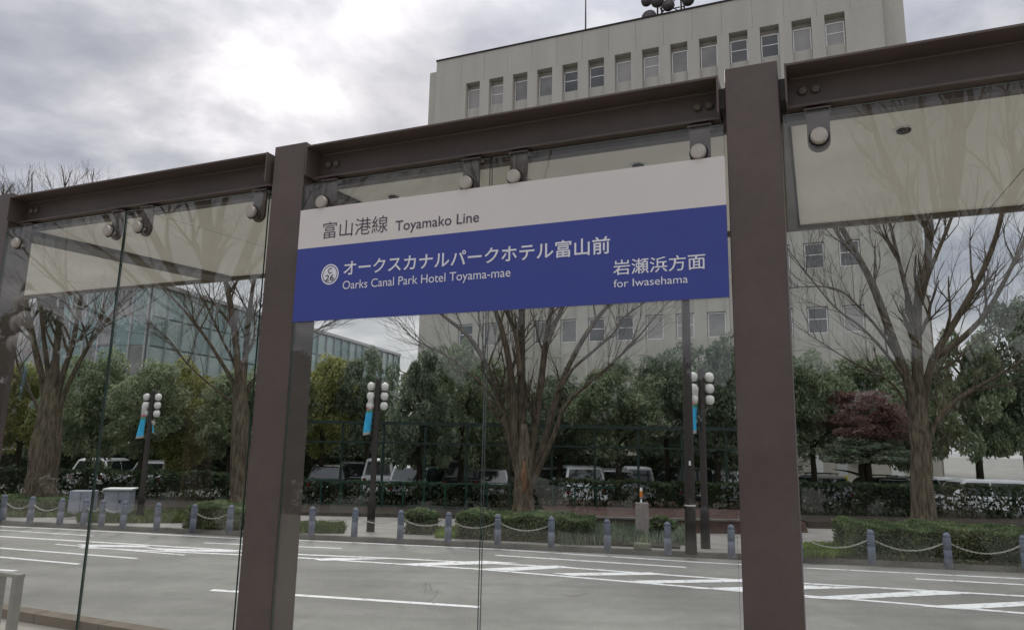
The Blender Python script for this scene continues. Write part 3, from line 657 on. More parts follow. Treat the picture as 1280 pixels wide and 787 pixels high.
hedge(502, 541, 638, 667, .9, 'small square clipped hedge behind a bollard right of the middle lamp')
hedge(568, 733, 641, 673, 1.6, 'long clipped hedge at the foot of the big middle tree')
hedge(812, 842, 648, 676, .6, 'small loose bush between stone marker and brown pole', sparse=.45, size=.07)
hedge(1072, 1278, 656, 699, 2.2, 'long dense clipped hedge under the right bare tree', 'leafh')
# tall dark boundary hedges and inner plantings
hedge(-40, 335, 588, 640, 1.0, 'tall dark boundary hedge behind the left trees', 'leafk', z=.1, Y=27.5, sparse=.22, size=.10, group='tall boundary hedges before the car park', stems=True)
hedge(372, 640, 603, 640, .8, 'dark boundary hedge behind the green railing, left of the big middle tree', 'leafk', z=.1, Y=27, sparse=.30, size=.09, group='tall boundary hedges before the car park', stems=True)
hedge(640, 1000, 602, 645, .8, 'dark boundary hedge between the big middle tree and the right shelter post', 'leafk', z=.1, Y=26, sparse=.32, size=.09, group='tall boundary hedges before the car park', stems=True)
hedge(1000, 1330, 606, 650, .8, 'dark boundary hedge with light gaps in front of the white van', 'leafk', z=.1, Y=25.5, sparse=.34, size=.08, group='tall boundary hedges before the car park', stems=True)
hedge(-40, 330, 566, 596, 1.0, 'dark shrub belt behind the cars at the left', 'leafk', z=0, Y=38, sparse=.22, size=.12, group='shrub belts behind the car park')
hedge(335, 975, 568, 600, 1.0, 'dark shrub belt behind the cars in the middle', 'leafk', z=0, Y=38, sparse=.22, size=.12, group='shrub belts behind the car park')
# beds
def bed(name, x0, x1, ytop, ybot, m, z=.12, h=.05, yb2=None):
    P = [gnd(x0, ybot, z), gnd(x1, yb2 or ybot, z), gnd(x1, ytop, z), gnd(x0, ytop, z)]
    return struct(name, MB().prism([(p.x, p.y) for p in P], z, z + h), m)
bed('planting_bed', -60, 86, 634, 646, MT['soil'], h=.04); bed('planting_bed', 97, 232, 641, 653, MT['soil'], h=.05)
bed('planting_bed', 228, 300, 645, 659, MT['soil'], h=.045, yb2=662); bed('planting_bed', 560, 850, 662, 672, MT['soil'], h=.052, yb2=686)
bed('planting_bed', 1006, 1300, 686, 696, MT['soil'], h=.047, yb2=708)
# rising reddish bank and dark bank behind the pavement
def bank(x0, x1, ya, zb_, yb, m, name='earth_bank'):
    a, b = gnd(x0, ya, .12), gnd(x1, ya + (x1 - x0) * .02, .12)
    m_ = MB(); m_.add([a, b, Vector((b.x, b.y + .12, zb_)), Vector((a.x, a.y + .12, zb_)), Vector((b.x + .3, 29, zb_ + .05)), Vector((a.x - .3, 29, zb_ + .05)), Vector((b.x + .3, 29.1, 0)), Vector((a.x - .3, 29.1, 0))], [(0, 1, 2, 3), (3, 2, 4, 5), (5, 4, 6, 7)])
    return struct(name, m_, m)
bank(690, 1010, 659, .40, 0, MT['redsoil']); bank(1010, 1340, 660, .32, 0, MT['soil']); bank(330, 640, 643, .22, 0, MT['soil']); bank(-100, 330, 630, .2, 0, MT['soil'])
def lowwall(x0, x1, y0, lab):
    a, b = gnd(x0, y0, .12), gnd(x1, y0 + (x1 - x0) * .02, .12); o = empty('low_wall', tuple(a), math.atan2(b.y - a.y, b.x - a.x), lab, 'wall')
    Ln = (b - a).length; n = int(Ln / .6); me = MB().box(.006, Ln / n - .006, -.08, .08, 0, .34).mesh('block', MT['redsoil'])
    for i in range(n): inst('block', me, o, (i * Ln / n, random.uniform(-.006, .006), 0))
    me = MB().box(.003, Ln / n - .003, -.1, .1, .341, .39).mesh('coping', MT['kerb'])
    for i in range(n): inst('coping', me, o, (i * Ln / n, 0, 0))
lowwall(742, 1000, 663, 'low reddish brown block wall behind the stone marker and poles')
# grass and ground cover
def turf(x0, x1, ytop, ybot, n, hgt, lab, kind='grass', name='grass', z=.13):
    rng = np.random.default_rng(int(abs(x0)) + 9); P = [gnd(x0, ybot, z), gnd(x1, ybot, z), gnd(x1, ytop, z), gnd(x0, ytop, z)]
    u, v = rng.random(n)[:, None], rng.random(n)[:, None]; A, B, C_, D = [np.array(p) for p in P]
    p = (A * (1 - u) + B * u) * (1 - v) + (D * (1 - u) + C_ * u) * v
    t = np.stack([rng.normal(size=n) * .05, rng.normal(size=n) * .05, hgt * (.5 + rng.random(n))], 1); a = rng.random(n) * 6.28; s = np.stack([np.cos(a), np.sin(a), 0 * a], 1) * .018
    q = np.stack([p - s, p + s, p + t + s * .3, p + t - s * .3], 1).reshape(-1, 3)
    o = inst(name, quadmesh(name, q, MT[kind])); return tag(o, lab, 'grass' if name == 'grass' else 'ground cover', kind='stuff')
turf(-60, 90, 634, 646, 5000, .1, 'short grass round the leftmost tree and hedge')
turf(97, 232, 641, 653, 9000, .12, 'short grass strip in front of and beside the utility boxes')
turf(330, 430, 655, 666, 7000, .10, 'grass patch just right of the left shelter post')
turf(545, 640, 662, 672, 6000, .10, 'bright green ground cover before the long hedge', 'leafg', 'ground_cover')
turf(700, 860, 662, 681, 5000, .22, 'loose dark spiky ground cover round the stone marker', 'leafd', 'ground_cover')
turf(1006, 1078, 684, 697, 8000, .12, 'bright green grass strip right of the right shelter post', 'leafg')

# ------------------------------------------------------------------ bare trees
ZMAX = 11.5
def grow(m, p, d, r, ln, lvl, rnd, nmax, sides=4):
    if p.z > ZMAX - .4: return
    ln = min(ln, max(.25, (ZMAX - p.z) * .8))
    n = 5; pts = [p.copy()]; rad = [r]; q = p.copy(); dd = d.copy()
    for i in range(n):
        dd = (dd + Vector((rnd.gauss(0, .13), rnd.gauss(0, .13), rnd.gauss(.07, .07)))).normalized(); q = q + dd * ln / n; pts.append(q.copy()); rad.append(max(.0035, r * (1 - .75 * (i + 1) / n)))
    m.tube(pts, rad, sides if lvl < 2 else 3, cap=False)
    if lvl >= nmax: return
    for k in range(rnd.choice((3, 4, 4)) if lvl < 2 else rnd.choice((2, 3))):
        i = rnd.randint(1, n - 1); base = pts[i]; par = (pts[i + 1] - pts[i - 1]).normalized(); ax = par.cross(Vector((rnd.gauss(0, 1), rnd.gauss(0, 1), rnd.gauss(0, 1)))).normalized()
        nd = (par * math.cos(R(34)) + ax * math.sin(R(rnd.uniform(22, 42)))).normalized(); nd.z += .12; nd.normalize()
        grow(m, base, nd, rad[i] * rnd.uniform(.5, .72), ln * rnd.uniform(.5, .78), lvl + 1, rnd, nmax, sides)
def smooth(P, R_, k=4):
    out_p, out_r = [], []
    for i in range(len(P) - 1):
        p0, p1, p2, p3 = P[max(i - 1, 0)], P[i], P[i + 1], P[min(i + 2, len(P) - 1)]
        for j in range(k):
            t = j / k; out_p.append(.5 * ((2 * p1) + (-p0 + p2) * t + (2 * p0 - 5 * p1 + 4 * p2 - p3) * t * t + (-p0 + 3 * p1 - 3 * p2 + p3) * t ** 3)); out_r.append(R_[i] * (1 - t) + R_[i + 1] * t)
    out_p.append(P[-1]); out_r.append(R_[-1]); return out_p, out_r
def bare_tree(lab, Y, trunk, limbs, seed, scar=None, nsub=11):
    rnd = random.Random(seed); px, py, _ = trunk[0]; base = at(px, py, Y); base.z = .12
    o = empty('bare_tree', tuple(base), 0, lab, 'tree', 'bare vase-shaped trees along the pavement')
    P = [at(x, y, Y) - base for x, y, r in trunk]; P[0].z = -.05; rr = [r for _, _, r in trunk]
    P, rr = smooth(P, rr, 5); m = MB(); m.tube([p + Vector((rnd.gauss(0, .012), rnd.gauss(0, .012), 0)) for p in P], [r * rnd.uniform(.96, 1.04) for r in rr], 14); 
    for k in range(6):
        a = k * 1.05 + rnd.random(); r0 = rr[0]; m.tube([(math.cos(a) * r0 * 1.35, math.sin(a) * r0 * 1.35, -.03), (math.cos(a) * r0 * .8, math.sin(a) * r0 * .8, .18), (math.cos(a) * r0 * .6, math.sin(a) * r0 * .6, .7)], [.10, .12, .05], 6)
    m.build('trunk', MT['bark'], o, True)
    if scar:
        m = MB(); m.tube([at(x, y, Y - .27) - base for x, y in scar], [.04, .10, .12, .04], 8); m.build('bark_wound', MT['scar'], o, True)
    lx, ly, lr = trunk[-3]
    for lpx, r0 in limbs:
        if lpx[0][1] < ly + 60 and r0 > .06 and lpx[0][1] > trunk[-1][1]: lpx = [(lx * .6 + lpx[0][0] * .4, ly + 18)] + lpx
        drift = rnd.uniform(-1.0, 1.0); n = len(lpx)
        P = []
        for i, (x, y) in enumerate(lpx): P.append(at(x, y, Y + drift * (i / (n - 1)) ** 1.2 * 1.6) - base)
        rad = [r0 * (1 - .78 * (i / (n - 1)) ** .9) for i in range(n)]; PP, RR = smooth(P, rad, 4)
        m = MB(); m.tube(PP, [q * rnd.uniform(.93, 1.07) for q in RR], 8 if r0 > .08 else 6)
        for k in range(nsub + 1):
            i = rnd.randint(int(len(PP) * .30), len(PP) - 2); par = (PP[i + 1] - PP[i - 1]).normalized()
            ax = par.cross(Vector((rnd.gauss(0, 1), rnd.gauss(0, 1), rnd.gauss(0, 1)))).normalized(); nd = (par * math.cos(R(38)) + ax * math.sin(R(rnd.uniform(25, 48)))); nd.z += .2; nd.normalize()
            grow(m, PP[i], nd, max(.010, RR[i] * rnd.uniform(.35, .6)), rnd.uniform(1.2, 2.6), 0, rnd, 2)
        grow(m, PP[-1], (PP[-1] - PP[-2]).normalized(), RR[-1], 1.6, 0, rnd, 2)
        m.build('limb', MT['limb'], o, True)
    return o
T4 = bare_tree('large bare tree with forked limbs at the right above the long hedge', 23.2, [(1156, 664, .42), (1154, 640, .35), (1152, 590, .31), (1150, 545, .30), (1148, 505, .27), (1147, 470, .10)], [
    ([(1143, 515), (1136, 480), (1126, 452), (1108, 402), (1088, 350), (1062, 302), (1040, 262), (1020, 215), (1005, 170)], 0.201),
    ([(1149, 500), (1146, 440), (1147, 380), (1160, 325), (1159, 270), (1165, 200), (1170, 130)], 0.224),
    ([(1145, 420), (1138, 385), (1127, 340), (1115, 290), (1105, 240), (1098, 190)], 0.100),
    ([(1150, 380), (1158, 350), (1172, 315), (1190, 270), (1205, 220), (1222, 170)], 0.106),
    ([(1155, 505), (1166, 450), (1196, 398), (1224, 348), (1243, 302), (1254, 255), (1258, 200), (1270, 140)], 0.153),
    ([(1172, 445), (1200, 425), (1232, 392), (1256, 350), (1280, 300), (1305, 240), (1325, 190)], 0.118),
    ([(1156, 480), (1195, 450), (1240, 408), (1285, 385), (1330, 350)], 0.065),
    ([(1140, 490), (1110, 445), (1078, 410), (1045, 385), (1015, 350), (990, 318)], 0.071),
    ([(1133, 470), (1108, 425), (1075, 385), (1048, 362), (1010, 358), (975, 362)], 0.059),
    ([(1158, 560), (1170, 528), (1195, 500), (1232, 478), (1270, 455), (1310, 420)], 0.118),
    ([(1143, 545), (1132, 505), (1110, 475), (1070, 455), (1030, 430), (1000, 410)], 0.059)], 3)
bare_tree('large bare tree with many upright stems in the middle, orange wound on its trunk', 25, [(655, 643, .40), (654, 625, .34), (655, 600, .33), (656, 575, .28), (655, 530, .10)], [
    ([(650, 600), (640, 560), (628, 510), (610, 460), (585, 420), (555, 395), (530, 370), (500, 340)], 0.159),
    ([(651, 590), (643, 540), (640, 480), (632, 430), (618, 385), (600, 340), (590, 290), (580, 240)], 0.171),
    ([(655, 590), (653, 540), (652, 470), (652, 400), (655, 340), (660, 270), (662, 200)], 0.232),
    ([(660, 590), (668, 540), (676, 480), (682, 430), (690, 380), (700, 320), (712, 250)], 0.195),
    ([(663, 595), (678, 560), (692, 510), (705, 470), (725, 430), (745, 400), (765, 375), (790, 340), (810, 300)], 0.159),
    ([(668, 600), (690, 550), (708, 505), (735, 480), (760, 458), (790, 430), (815, 400)], 0.110),
    ([(698, 490), (715, 462), (740, 440), (768, 415), (778, 398), (805, 378), (835, 355)], 0.073),
    ([(684, 430), (694, 405), (708, 375), (722, 340), (740, 290)], 0.085),
    ([(630, 520), (612, 490), (580, 460), (550, 440), (520, 425), (500, 405)], 0.067),
    ([(650, 470), (645, 420), (630, 380), (620, 330), (615, 280)], 0.098)], 5, scar=[(654, 622), (656, 608), (654, 592), (656, 576)])
bare_tree('thick trunked bare tree at the far left behind the low hedge', 24, [(48, 636, .55), (52, 600, .46), (58, 550, .44), (64, 505, .34), (68, 450, .10)], [
    ([(58, 500), (45, 440), (35, 392), (25, 340), (15, 290), (8, 255), (4, 240)], .14),
    ([(62, 490), (55, 425), (50, 380), (42, 345), (40, 285), (40, 225)], .10),
    ([(67, 490), (72, 425), (78, 375), (82, 335), (84, 290), (82, 240)], .14),
    ([(73, 490), (90, 432), (98, 390), (105, 348), (110, 290), (114, 240)], .12),
    ([(78, 500), (105, 442), (125, 412), (145, 385), (165, 362), (190, 330), (205, 300)], .09),
    ([(50, 520), (35, 485), (22, 455), (15, 420), (2, 385), (-15, 350)], .07)], 8, nsub=18)
bare_tree('bare tree beside the left shelter post, its trunk half covered by the post', 25, [(300, 645, .38), (300, 600, .32), (300, 540, .30), (301, 490, .24), (301, 450, .10)], [
    ([(299, 500), (296, 440), (290, 390), (281, 345), (272, 290), (265, 250), (262, 235)], .16),
    ([(303, 500), (308, 430), (313, 380), (320, 335), (332, 275), (345, 220)], .14),
    ([(295, 490), (272, 445), (250, 412), (225, 382), (200, 357), (178, 338), (150, 320)], .085),
    ([(297, 470), (278, 425), (262, 390), (246, 362), (230, 330)], .075),
    ([(306, 490), (345, 450), (380, 422), (420, 400), (462, 378), (490, 350)], .07),
    ([(306, 500), (340, 440), (375, 402), (402, 365), (420, 320)], .08),
    ([(295, 505), (262, 480), (235, 455), (212, 425), (195, 410)], .05)], 13)

# ------------------------------------------------------------------ green railing and a made-up frame for dark reflected lines
def along(x0, x1, y, Y0, Y1): return at(x0, y, Y0), at(x1, y, Y1)
a, b = at(374, 640, 26.6), at(770, 640, 25.2); a.z = b.z = .15
o = empty('railing', tuple(a), math.atan2(b.y - a.y, b.x - a.x), 'dark green metal railing in front of the parked cars', 'railing'); Ln = (b - a).length
m = MB(); m.box(0, Ln, -.02, .02, .93, .97); m.build('top_rail', MT['green'], o); m = MB(); m.box(0, Ln, -.015, .015, .12, .15); m.build('bottom_rail', MT['green'], o)
me = MB().box(-.025, .025, -.025, .025, 0, .925).mesh('post', MT['green'])
for i in range(int(Ln / .75) + 1): inst('post', me, o, (i * .75, 0, 0))
a, b = at(372, 560, 28.2), at(1000, 560, 26.8); a.z = b.z = .12
o = empty('reflected_lines', tuple(a), math.atan2(b.y - a.y, b.x - a.x), 'long dark green frame standing in for reflected lines in front of the evergreens', 'trellis'); Ln = (b - a).length  # made-up beams stand in for dark lines reflected in the glass
h1 = at(640, 531, 27.6).z - .12; h2 = at(640, 556, 27.6).z - .12
m = MB(); m.box(0, Ln, -.05, .05, h1 - .07, h1 + .05); m.build('top_beam', MT['greend'], o); m = MB(); m.box(0, Ln, -.03, .03, h2 - .04, h2 + .03); m.build('middle_beam', MT['greend'], o)
me = MB().box(-.04, .04, -.045, .045, 0, h1 - .071).mesh('post', MT['greend'])
for i in range(int(Ln / 1.6) + 1): inst('post', me, o, (i * 1.6 + .1, .1, 0))

# ------------------------------------------------------------------ cars
def make_car(name, L_, W_, H_, hood, body, kind, rack=False):
    o = empty(name); hw = W_ / 2
    sh = H_ * .56
    if kind == 'van': low = [(-L_ / 2, .3), (-L_ / 2, sh), (L_ / 2 - hood, sh + .02), (L_ / 2 - .06, sh - .12), (L_ / 2, sh - .35), (L_ / 2, .3)]; top = [(-L_ / 2 + .03, sh), (-L_ / 2 + .10, H_ - .06), (-L_ / 2 + .25, H_), (L_ / 2 - hood - .75, H_), (L_ / 2 - hood - .5, H_ - .05), (L_ / 2 - hood + .05, sh)]
    else: low = [(-L_ / 2, .3), (-L_ / 2, sh - .08), (-L_ / 2 + .1, sh), (L_ / 2 - hood, sh + .02), (L_ / 2 - .2, sh - .12), (L_ / 2, sh - .3), (L_ / 2, .3)]; top = [(-L_ / 2 + .15, sh), (-L_ / 2 + .5, H_ - .06), (-L_ / 2 + .8, H_), (L_ / 2 - hood - 1.0, H_), (L_ / 2 - hood - .7, H_ - .06), (L_ / 2 - hood + .05, sh)]
    m = MB(); m.extr(low, -hw, hw)
    m.build('body', body, o, bevel=.06)
    def taper(poly, inset):
        n = len(poly); v = []
        for sgn in (-1, 1):
            for x, z in poly: v.append((x, sgn * (hw - .04 - inset * (z - sh) / (H_ - sh)), z))
        return v
    m = MB(); v = taper(top, .16); n = len(top); m.add(v, [tuple(range(n))[::-1], tuple(range(n, 2 * n))] + [(i, (i + 1) % n, n + (i + 1) % n, n + i) for i in range(n)]); m.build('cabin', body, o, bevel=.04)
    # windows just proud of the cabin
    zb, zt = sh + .06, H_ - .12
    def yw(z, e=.008): return hw - .04 - .16 * (z - sh) / (H_ - sh) + e
    xr, xf = top[0][0] + .12, top[-1][0] - .12
    def xat(pA, pB, z): return pA[0] + (pB[0] - pA[0]) * (z - pA[1]) / (pB[1] - pA[1])
    for sgn in (-1, 1):
        cuts = [xr + .12, (xr + xf) / 2 - .03, (xr + xf) / 2 + .03, xf - .10]
        for c0, c1 in ((cuts[0], cuts[1]), (cuts[2], cuts[3])):
            t0 = c0 + (.12 if c0 == cuts[0] else 0); t1 = c1 - (.42 if c1 == cuts[3] else 0)
            m = MB(); m.add([(c0, sgn * yw(zb), zb), (c1, sgn * yw(zb), zb), (t1, sgn * yw(zt), zt), (t0, sgn * yw(zt), zt), (c0, sgn * (yw(zb) - .03), zb), (c1, sgn * (yw(zb) - .03), zb), (t1, sgn * (yw(zt) - .03), zt), (t0, sgn * (yw(zt) - .03), zt)],
                            [(0, 1, 2, 3), (7, 6, 5, 4), (0, 4, 5, 1), (1, 5, 6, 2), (2, 6, 7, 3), (3, 7, 4, 0)]); m.build('side_window', MT['c_glass'], o)
    for nm, (pa, pb), sg in (('rear_window', (top[0], top[1]), -1), ('windscreen', (top[-1], top[-2]), 1)):
        x0, x1 = xat(pa, pb, zb) + sg * .012, xat(pa, pb, zt) + sg * .012; a_, b_ = yw(zb) - .12, yw(zt) - .10
        m = MB(); m.add([(x0, -a_, zb), (x0, a_, zb), (x1, b_, zt), (x1, -b_, zt), (x0 - sg * .03, -a_, zb), (x0 - sg * .03, a_, zb), (x1 - sg * .03, b_, zt), (x1 - sg * .03, -b_, zt)],
                        [(0, 1, 2, 3), (7, 6, 5, 4), (0, 4, 5, 1), (1, 5, 6, 2), (2, 6, 7, 3), (3, 7, 4, 0)]); m.build(nm, MT['c_glass'], o)
    for x in (-L_ / 2 + .75, L_ / 2 - .78):
        for sgn in (-1, 1):
            m = MB(); m.lathe([(.2, -.10), (.30, -.10), (.31, -.06), (.31, .06), (.30, .10), (.2, .10)], 18, (x, sgn * (hw - .10), .31), 'y'); wh = m.build('wheel', MT['tyre'], o, True)
            m = MB(); m.lathe([(.19, 0), (.17, .015)], 14, (x, sgn * (hw - .10) + sgn * .09, .31), 'y'); m.build('rim', MT['c_silver'], wh)
    for sgn in (-1, 1):
        m = MB(); m.box(L_ / 2 - .03, L_ / 2 + .012, sgn * (hw - .28) - .14, sgn * (hw - .28) + .14, sh - .38, sh - .26); m.build('headlight', MT['c_clear'], o)
        m = MB(); m.box(-L_ / 2 - .012, -L_ / 2 + .03, sgn * (hw - .16) - .07, sgn * (hw - .16) + .07, sh - .38, sh - .10); m.build('tail_light', MT['c_red_l'], o)
        m = MB(); m.box(top[-1][0] - .35, top[-1][0] - .2, sgn * (hw + .09) - .07, sgn * (hw + .09) + .07, sh + .03, sh + .15); m.build('wing_mirror', body, o, bevel=.02)
    m = MB(); m.box(-L_ / 2 - .014, -L_ / 2, -.17, .17, sh - .42, sh - .26); m.build('number_plate', MT['white'], o)
    m = MB(); m.box(-L_ / 2 - .06, -L_ / 2 + .05, -hw + .05, hw - .05, .28, .48); m.box(L_ / 2 - .05, L_ / 2 + .06, -hw + .05, hw - .05, .26, .46); m.build('bumper', body, o, bevel=.03)
    if rack:
        m = MB()
        for x in (-.5, .3): m.box(x - .02, x + .02, -hw + .05, hw - .05, H_ + .06, H_ + .10); m.box(x - .02, x + .02, -hw + .12, -hw + .16, H_ - .02, H_ + .06); m.box(x - .02, x + .02, hw - .16, hw - .12, H_ - .02, H_ + .06)
        m.build('roof_rack', MT['c_black'], o)
    return o
CARS = [(724, 30.5, 'suv', 4.6, 1.82, 1.66, .95, 'c_white', 92, 0, 'white sport utility car with a wide dark rear window right of the big middle trunk'),
        (418, 33.0, 'suv', 4.5, 1.75, 1.42, 1.0, 'c_black', 95, 0, 'dark low car parked just right of the left shelter post'),
        (483, 33.5, 'van', 3.4, 1.5, 1.75, .35, 'c_white', 88, 0, 'small white van parked behind the foot of the middle lamp'),
        (548, 32.5, 'suv', 4.4, 1.72, 1.42, 1.0, 'c_green', 60, 0, 'dark green car parked left of the pane joint'),
        (617, 33.5, 'suv', 4.3, 1.7, 1.42, .95, 'c_silver', 90, 0, 'silver car parked left behind the big middle trunk'),
        (795, 33.5, 'van', 3.5, 1.5, 1.60, .4, 'c_white', 85, 0, 'small white car parked behind the stone marker'),
        (852, 31.5, 'van', 4.5, 1.75, 1.68, .6, 'c_black', 92, 0, 'black minivan parked behind the tall brown pole'),
        (918, 34.0, 'suv', 4.4, 1.74, 1.45, 1.0, 'c_white', 90, 0, 'white car parked just left of the right shelter post'),
        (1020, 33.0, 'suv', 4.3, 1.7, 1.40, .95, 'c_silver', 88, 1, 'silver car with roof rack just right of the right shelter post'),
        (1092, 32.5, 'suv', 4.3, 1.7, 1.38, .95, 'c_black', 91, 1, 'dark car with roof rack behind the trunk of the low spreading tree'),
        (1218, 29.5, 'van', 3.4, 1.5, 1.52, .35, 'c_white', 178, 0, 'white van seen side on behind the hedge at the right'),
        (1165, 34.5, 'suv', 4.2, 1.7, 1.38, .95, 'c_white', 75, 0, 'white car half hidden behind the right bare trunk'),
        (452, 35.0, 'suv', 4.4, 1.72, 1.55, 1.0, 'c_black', 90, 0, 'black car half hidden left of the foot of the middle lamp'),
        (518, 32.0, 'suv', 4.3, 1.7, 1.50, .95, 'c_silver', 90, 0, 'silver car parked between the middle lamp and the tall conical tree'),
        (580, 33.0, 'van', 4.4, 1.7, 1.72, .6, 'c_black', 91, 0, 'dark minivan parked just left of the pane joint'),
        (685, 34.0, 'suv', 4.3, 1.7, 1.52, .95, 'c_black', 89, 0, 'black car half hidden right of the big middle trunk'),
        (764, 33.0, 'suv', 4.2, 1.7, 1.50, .95, 'c_silver', 92, 0, 'silver car right beside the white sport utility car'),
        (888, 32.5, 'suv', 4.4, 1.72, 1.52, .95, 'c_silver', 90, 0, 'silver car parked behind the foot of the right lamp'),
        (1128, 33.5, 'suv', 4.2, 1.7, 1.42, .95, 'c_silver', 90, 0, 'silver car just left of the right bare trunk'),
        (212, 34.0, 'suv', 4.2, 1.7, 1.42, .95, 'c_silver', 88, 0, 'silver car glimpsed behind the dark hedge left of the second bare tree'),
        (140, 35.0, 'suv', 4.4, 1.72, 1.45, 1.0, 'c_white', 92, 0, 'white car glimpsed behind the hedge above the utility boxes')]
for px, Y, kd_, L_, W_, H_, hood, bm, rot, rack, lab in CARS:
    o = make_car('parked_car', L_, W_, H_, hood, MT[bm], kd_, rack); p = at(px, 560, Y + (0 if rot > 150 else L_ / 2)); o.location = (p.x, p.y, 0); o.rotation_euler.z = R(rot)
    tag(o, lab, 'van' if kd_ == 'van' and '3.4' in str(L_) and 'van' in lab else 'car', 'cars in the car park')

# ------------------------------------------------------------------ big office building, parallel to the shelter
BD = 58 * math.cos(AL); BO = gn * BD
B = empty('office_building', tuple(BO), -AL, 'large pale concrete office block with narrow recessed windows', 'building')
SL0, PIT, SW = -27.38, 2.258, 1.36
zr = 36.85; slots = [SL0 + PIT * k for k in range(14)]; z_slot = 34.15
m = MB(); m.box(-30.45, slots[0], 0, .9, 0, z_slot); m.build('end_wall', MT['wall'], B)
m = MB(); m.box(slots[-1] + SW, 5.8, 0, .9, 0, z_slot); m.build('end_wall', MT['wall'], B)
m = MB(); m.box(-30.40, 5.75, .06, 14, z_slot + .004, zr); m.build('cornice', MT['wall'], B)
cj = [-30.45] + [slots[0] - .5 + PIT * k for k in range(15)] + [5.8]
for c0, c1 in zip(cj[:-1], cj[1:]):
    if c1 - c0 > .2: MB().box(c0 + .008, c1 - .008, random.uniform(-.004, .004), .1, z_slot, zr).build('cornice_panel', MT['wall'], B); m = MB(); m.box(-30.5, 5.85, -.06, 14.06, zr + .002, zr + .14); m.build('coping', MT['browndk'], B)
m = MB(); m.box(-31.42, -30.455, .55, 13.4, 0, 36.2); m.build('side_wing', MT['wall'], B); m = MB(); m.box(5.805, 7.2, .55, 13.4, 0, 36.3); m.build('side_wing', MT['wall'], B)
m = MB(); m.box(-30.4, 5.75, .91, 13.3, 0, z_slot); m.build('core', MT['wallr'], B)
for k in range(13):
    m = MB(); m.box(slots[k] + SW, slots[k + 1], 0, .9, 9.37, z_slot); m.box(slots[k] + SW, slots[k + 1], .0, .9, 0, 9.34); m.build('pier', MT['wall'], B)
sills = [10.53, 15.12, 19.3, 23.45, 27.55, 31.68]; WH = 1.86
pm = {}
for k, s_ in enumerate(slots):
    dpt = .18
    for i, z in enumerate(sills):
        lo = 0 if i == 0 else sills[i - 1] + WH + .25; dp = .30 if i == 5 else .10
        sp_ = MB().box(s_ + .002, s_ + SW - .002, dp, .9, lo, z + (.10 if i == 5 else 0)).build('spandrel', MT['wallr'], B)
        if i == 5: MB().box(s_ + .002, s_ + SW - .002, .72, .9, z + WH + .17, z_slot).build('lintel', MT['wallr'], B)
        else: MB().box(s_ + .002, s_ + SW - .002, .08, .9, z + WH, z + WH + .249).build('lintel', MT['wallr'], B)
    for i, z in enumerate(sills):
        dp = .46 if i == 5 else .24; wh0 = WH; z = z + (.10 if i == 5 else 0); WH_ = WH + (.06 if i == 5 else 0)
        f = MB(); x0, x1 = s_ + .04, s_ + SW - .04; fr = .075
        f.box(x0, x0 + fr, dp, dp + .08, z, z + WH_ - .05); f.box(x1 - fr, x1, dp, dp + .08, z, z + WH_ - .05); f.box(x0 + fr, x1 - fr, dp, dp + .08, z, z + fr * .9); f.box(x0 + fr, x1 - fr, dp, dp + .08, z + WH_ - .12, z + WH_ - .05)
        rr = (k * 7 + i * 5) % 6
        if rr in (0, 5, 2): f.box(x0 + fr, x1 - fr, dp + .01, dp + .07, z + WH_ * .52, z + WH_ * .52 + .06)
        w_ = f.build('window', MT['alu'], B)
        pmname = ('pane_dark', 'pane_blind', 'pane_blind', 'pane_grey', 'pane_grey', 'pane_dark')[rr]
        g = MB(); g.box(x0 + fr, x1 - fr, dp + .04, dp + .05, z + fr * .9, z + WH_ - .12); g.build('pane', MT[pmname], w_)
        if i == 5: g = MB(); g.box(x0 - .0, x1 + .0, dp - .06, dp - .002, z + .002, z + .06); g.build('sill', MT['alu'], w_)
# far right windows of the plain end and groove lines
p = BO + gs * -17.22 + gn * 3
o = empty('roof_mast', (p.x, p.y, zr), 0, 'thin dark mast on the roof of the office block', 'mast'); m = MB(); m.tube([(0, 0, 0), (0, 0, 5.5)], [.09, .05], 8); m.build('rod', MT['browndk'], o); m = MB(); m.box(-.3, .3, -.3, .3, 0, .2); m.build('foot', MT['browndk'], o)
p = BO + gs * -9.6 + gn * 2.5
o = empty('antenna_frame', (p.x, p.y, zr), -AL, 'dark lattice antenna frame with round dishes on the office roof', 'antenna')
m = MB()
for x in (-1.0, 1.0):
    for y in (-.9, .9): m.tube([(x, y, 0), (x * .9, y * .9, 5)], .09, 6)
for z in (.9, 2.6, 4.3): m.tube([(-1, -.9, z), (1, -.9, z), (1, .9, z), (-1, .9, z), (-1, -.9, z)], .06, 5)
m.tube([(-1.9, -1, .7), (1.9, -1, .7)], .08, 5); m.tube([(-1, -.9, .9), (1, -.9, 2.6)], .05, 4); m.tube([(1, -.9, .9), (-1, -.9, 2.6)], .05, 4)
m.build('lattice', MT['browndk'], o)
for x, z, r in ((-1.6, .85, .62), (-.9, 2.2, .55), (1.6, 1.7, .5), (.8, 2.9, .55), (-1.8, 2.4, .45), (0, 1.6, .5)):
    m = MB(); m.lathe([(r, -.25), (r, .0), (r * .8, .12), (r * .3, .2)], 16, (x, -1.1, z), 'y'); m.build('dish', MT['browndk'], o, True)
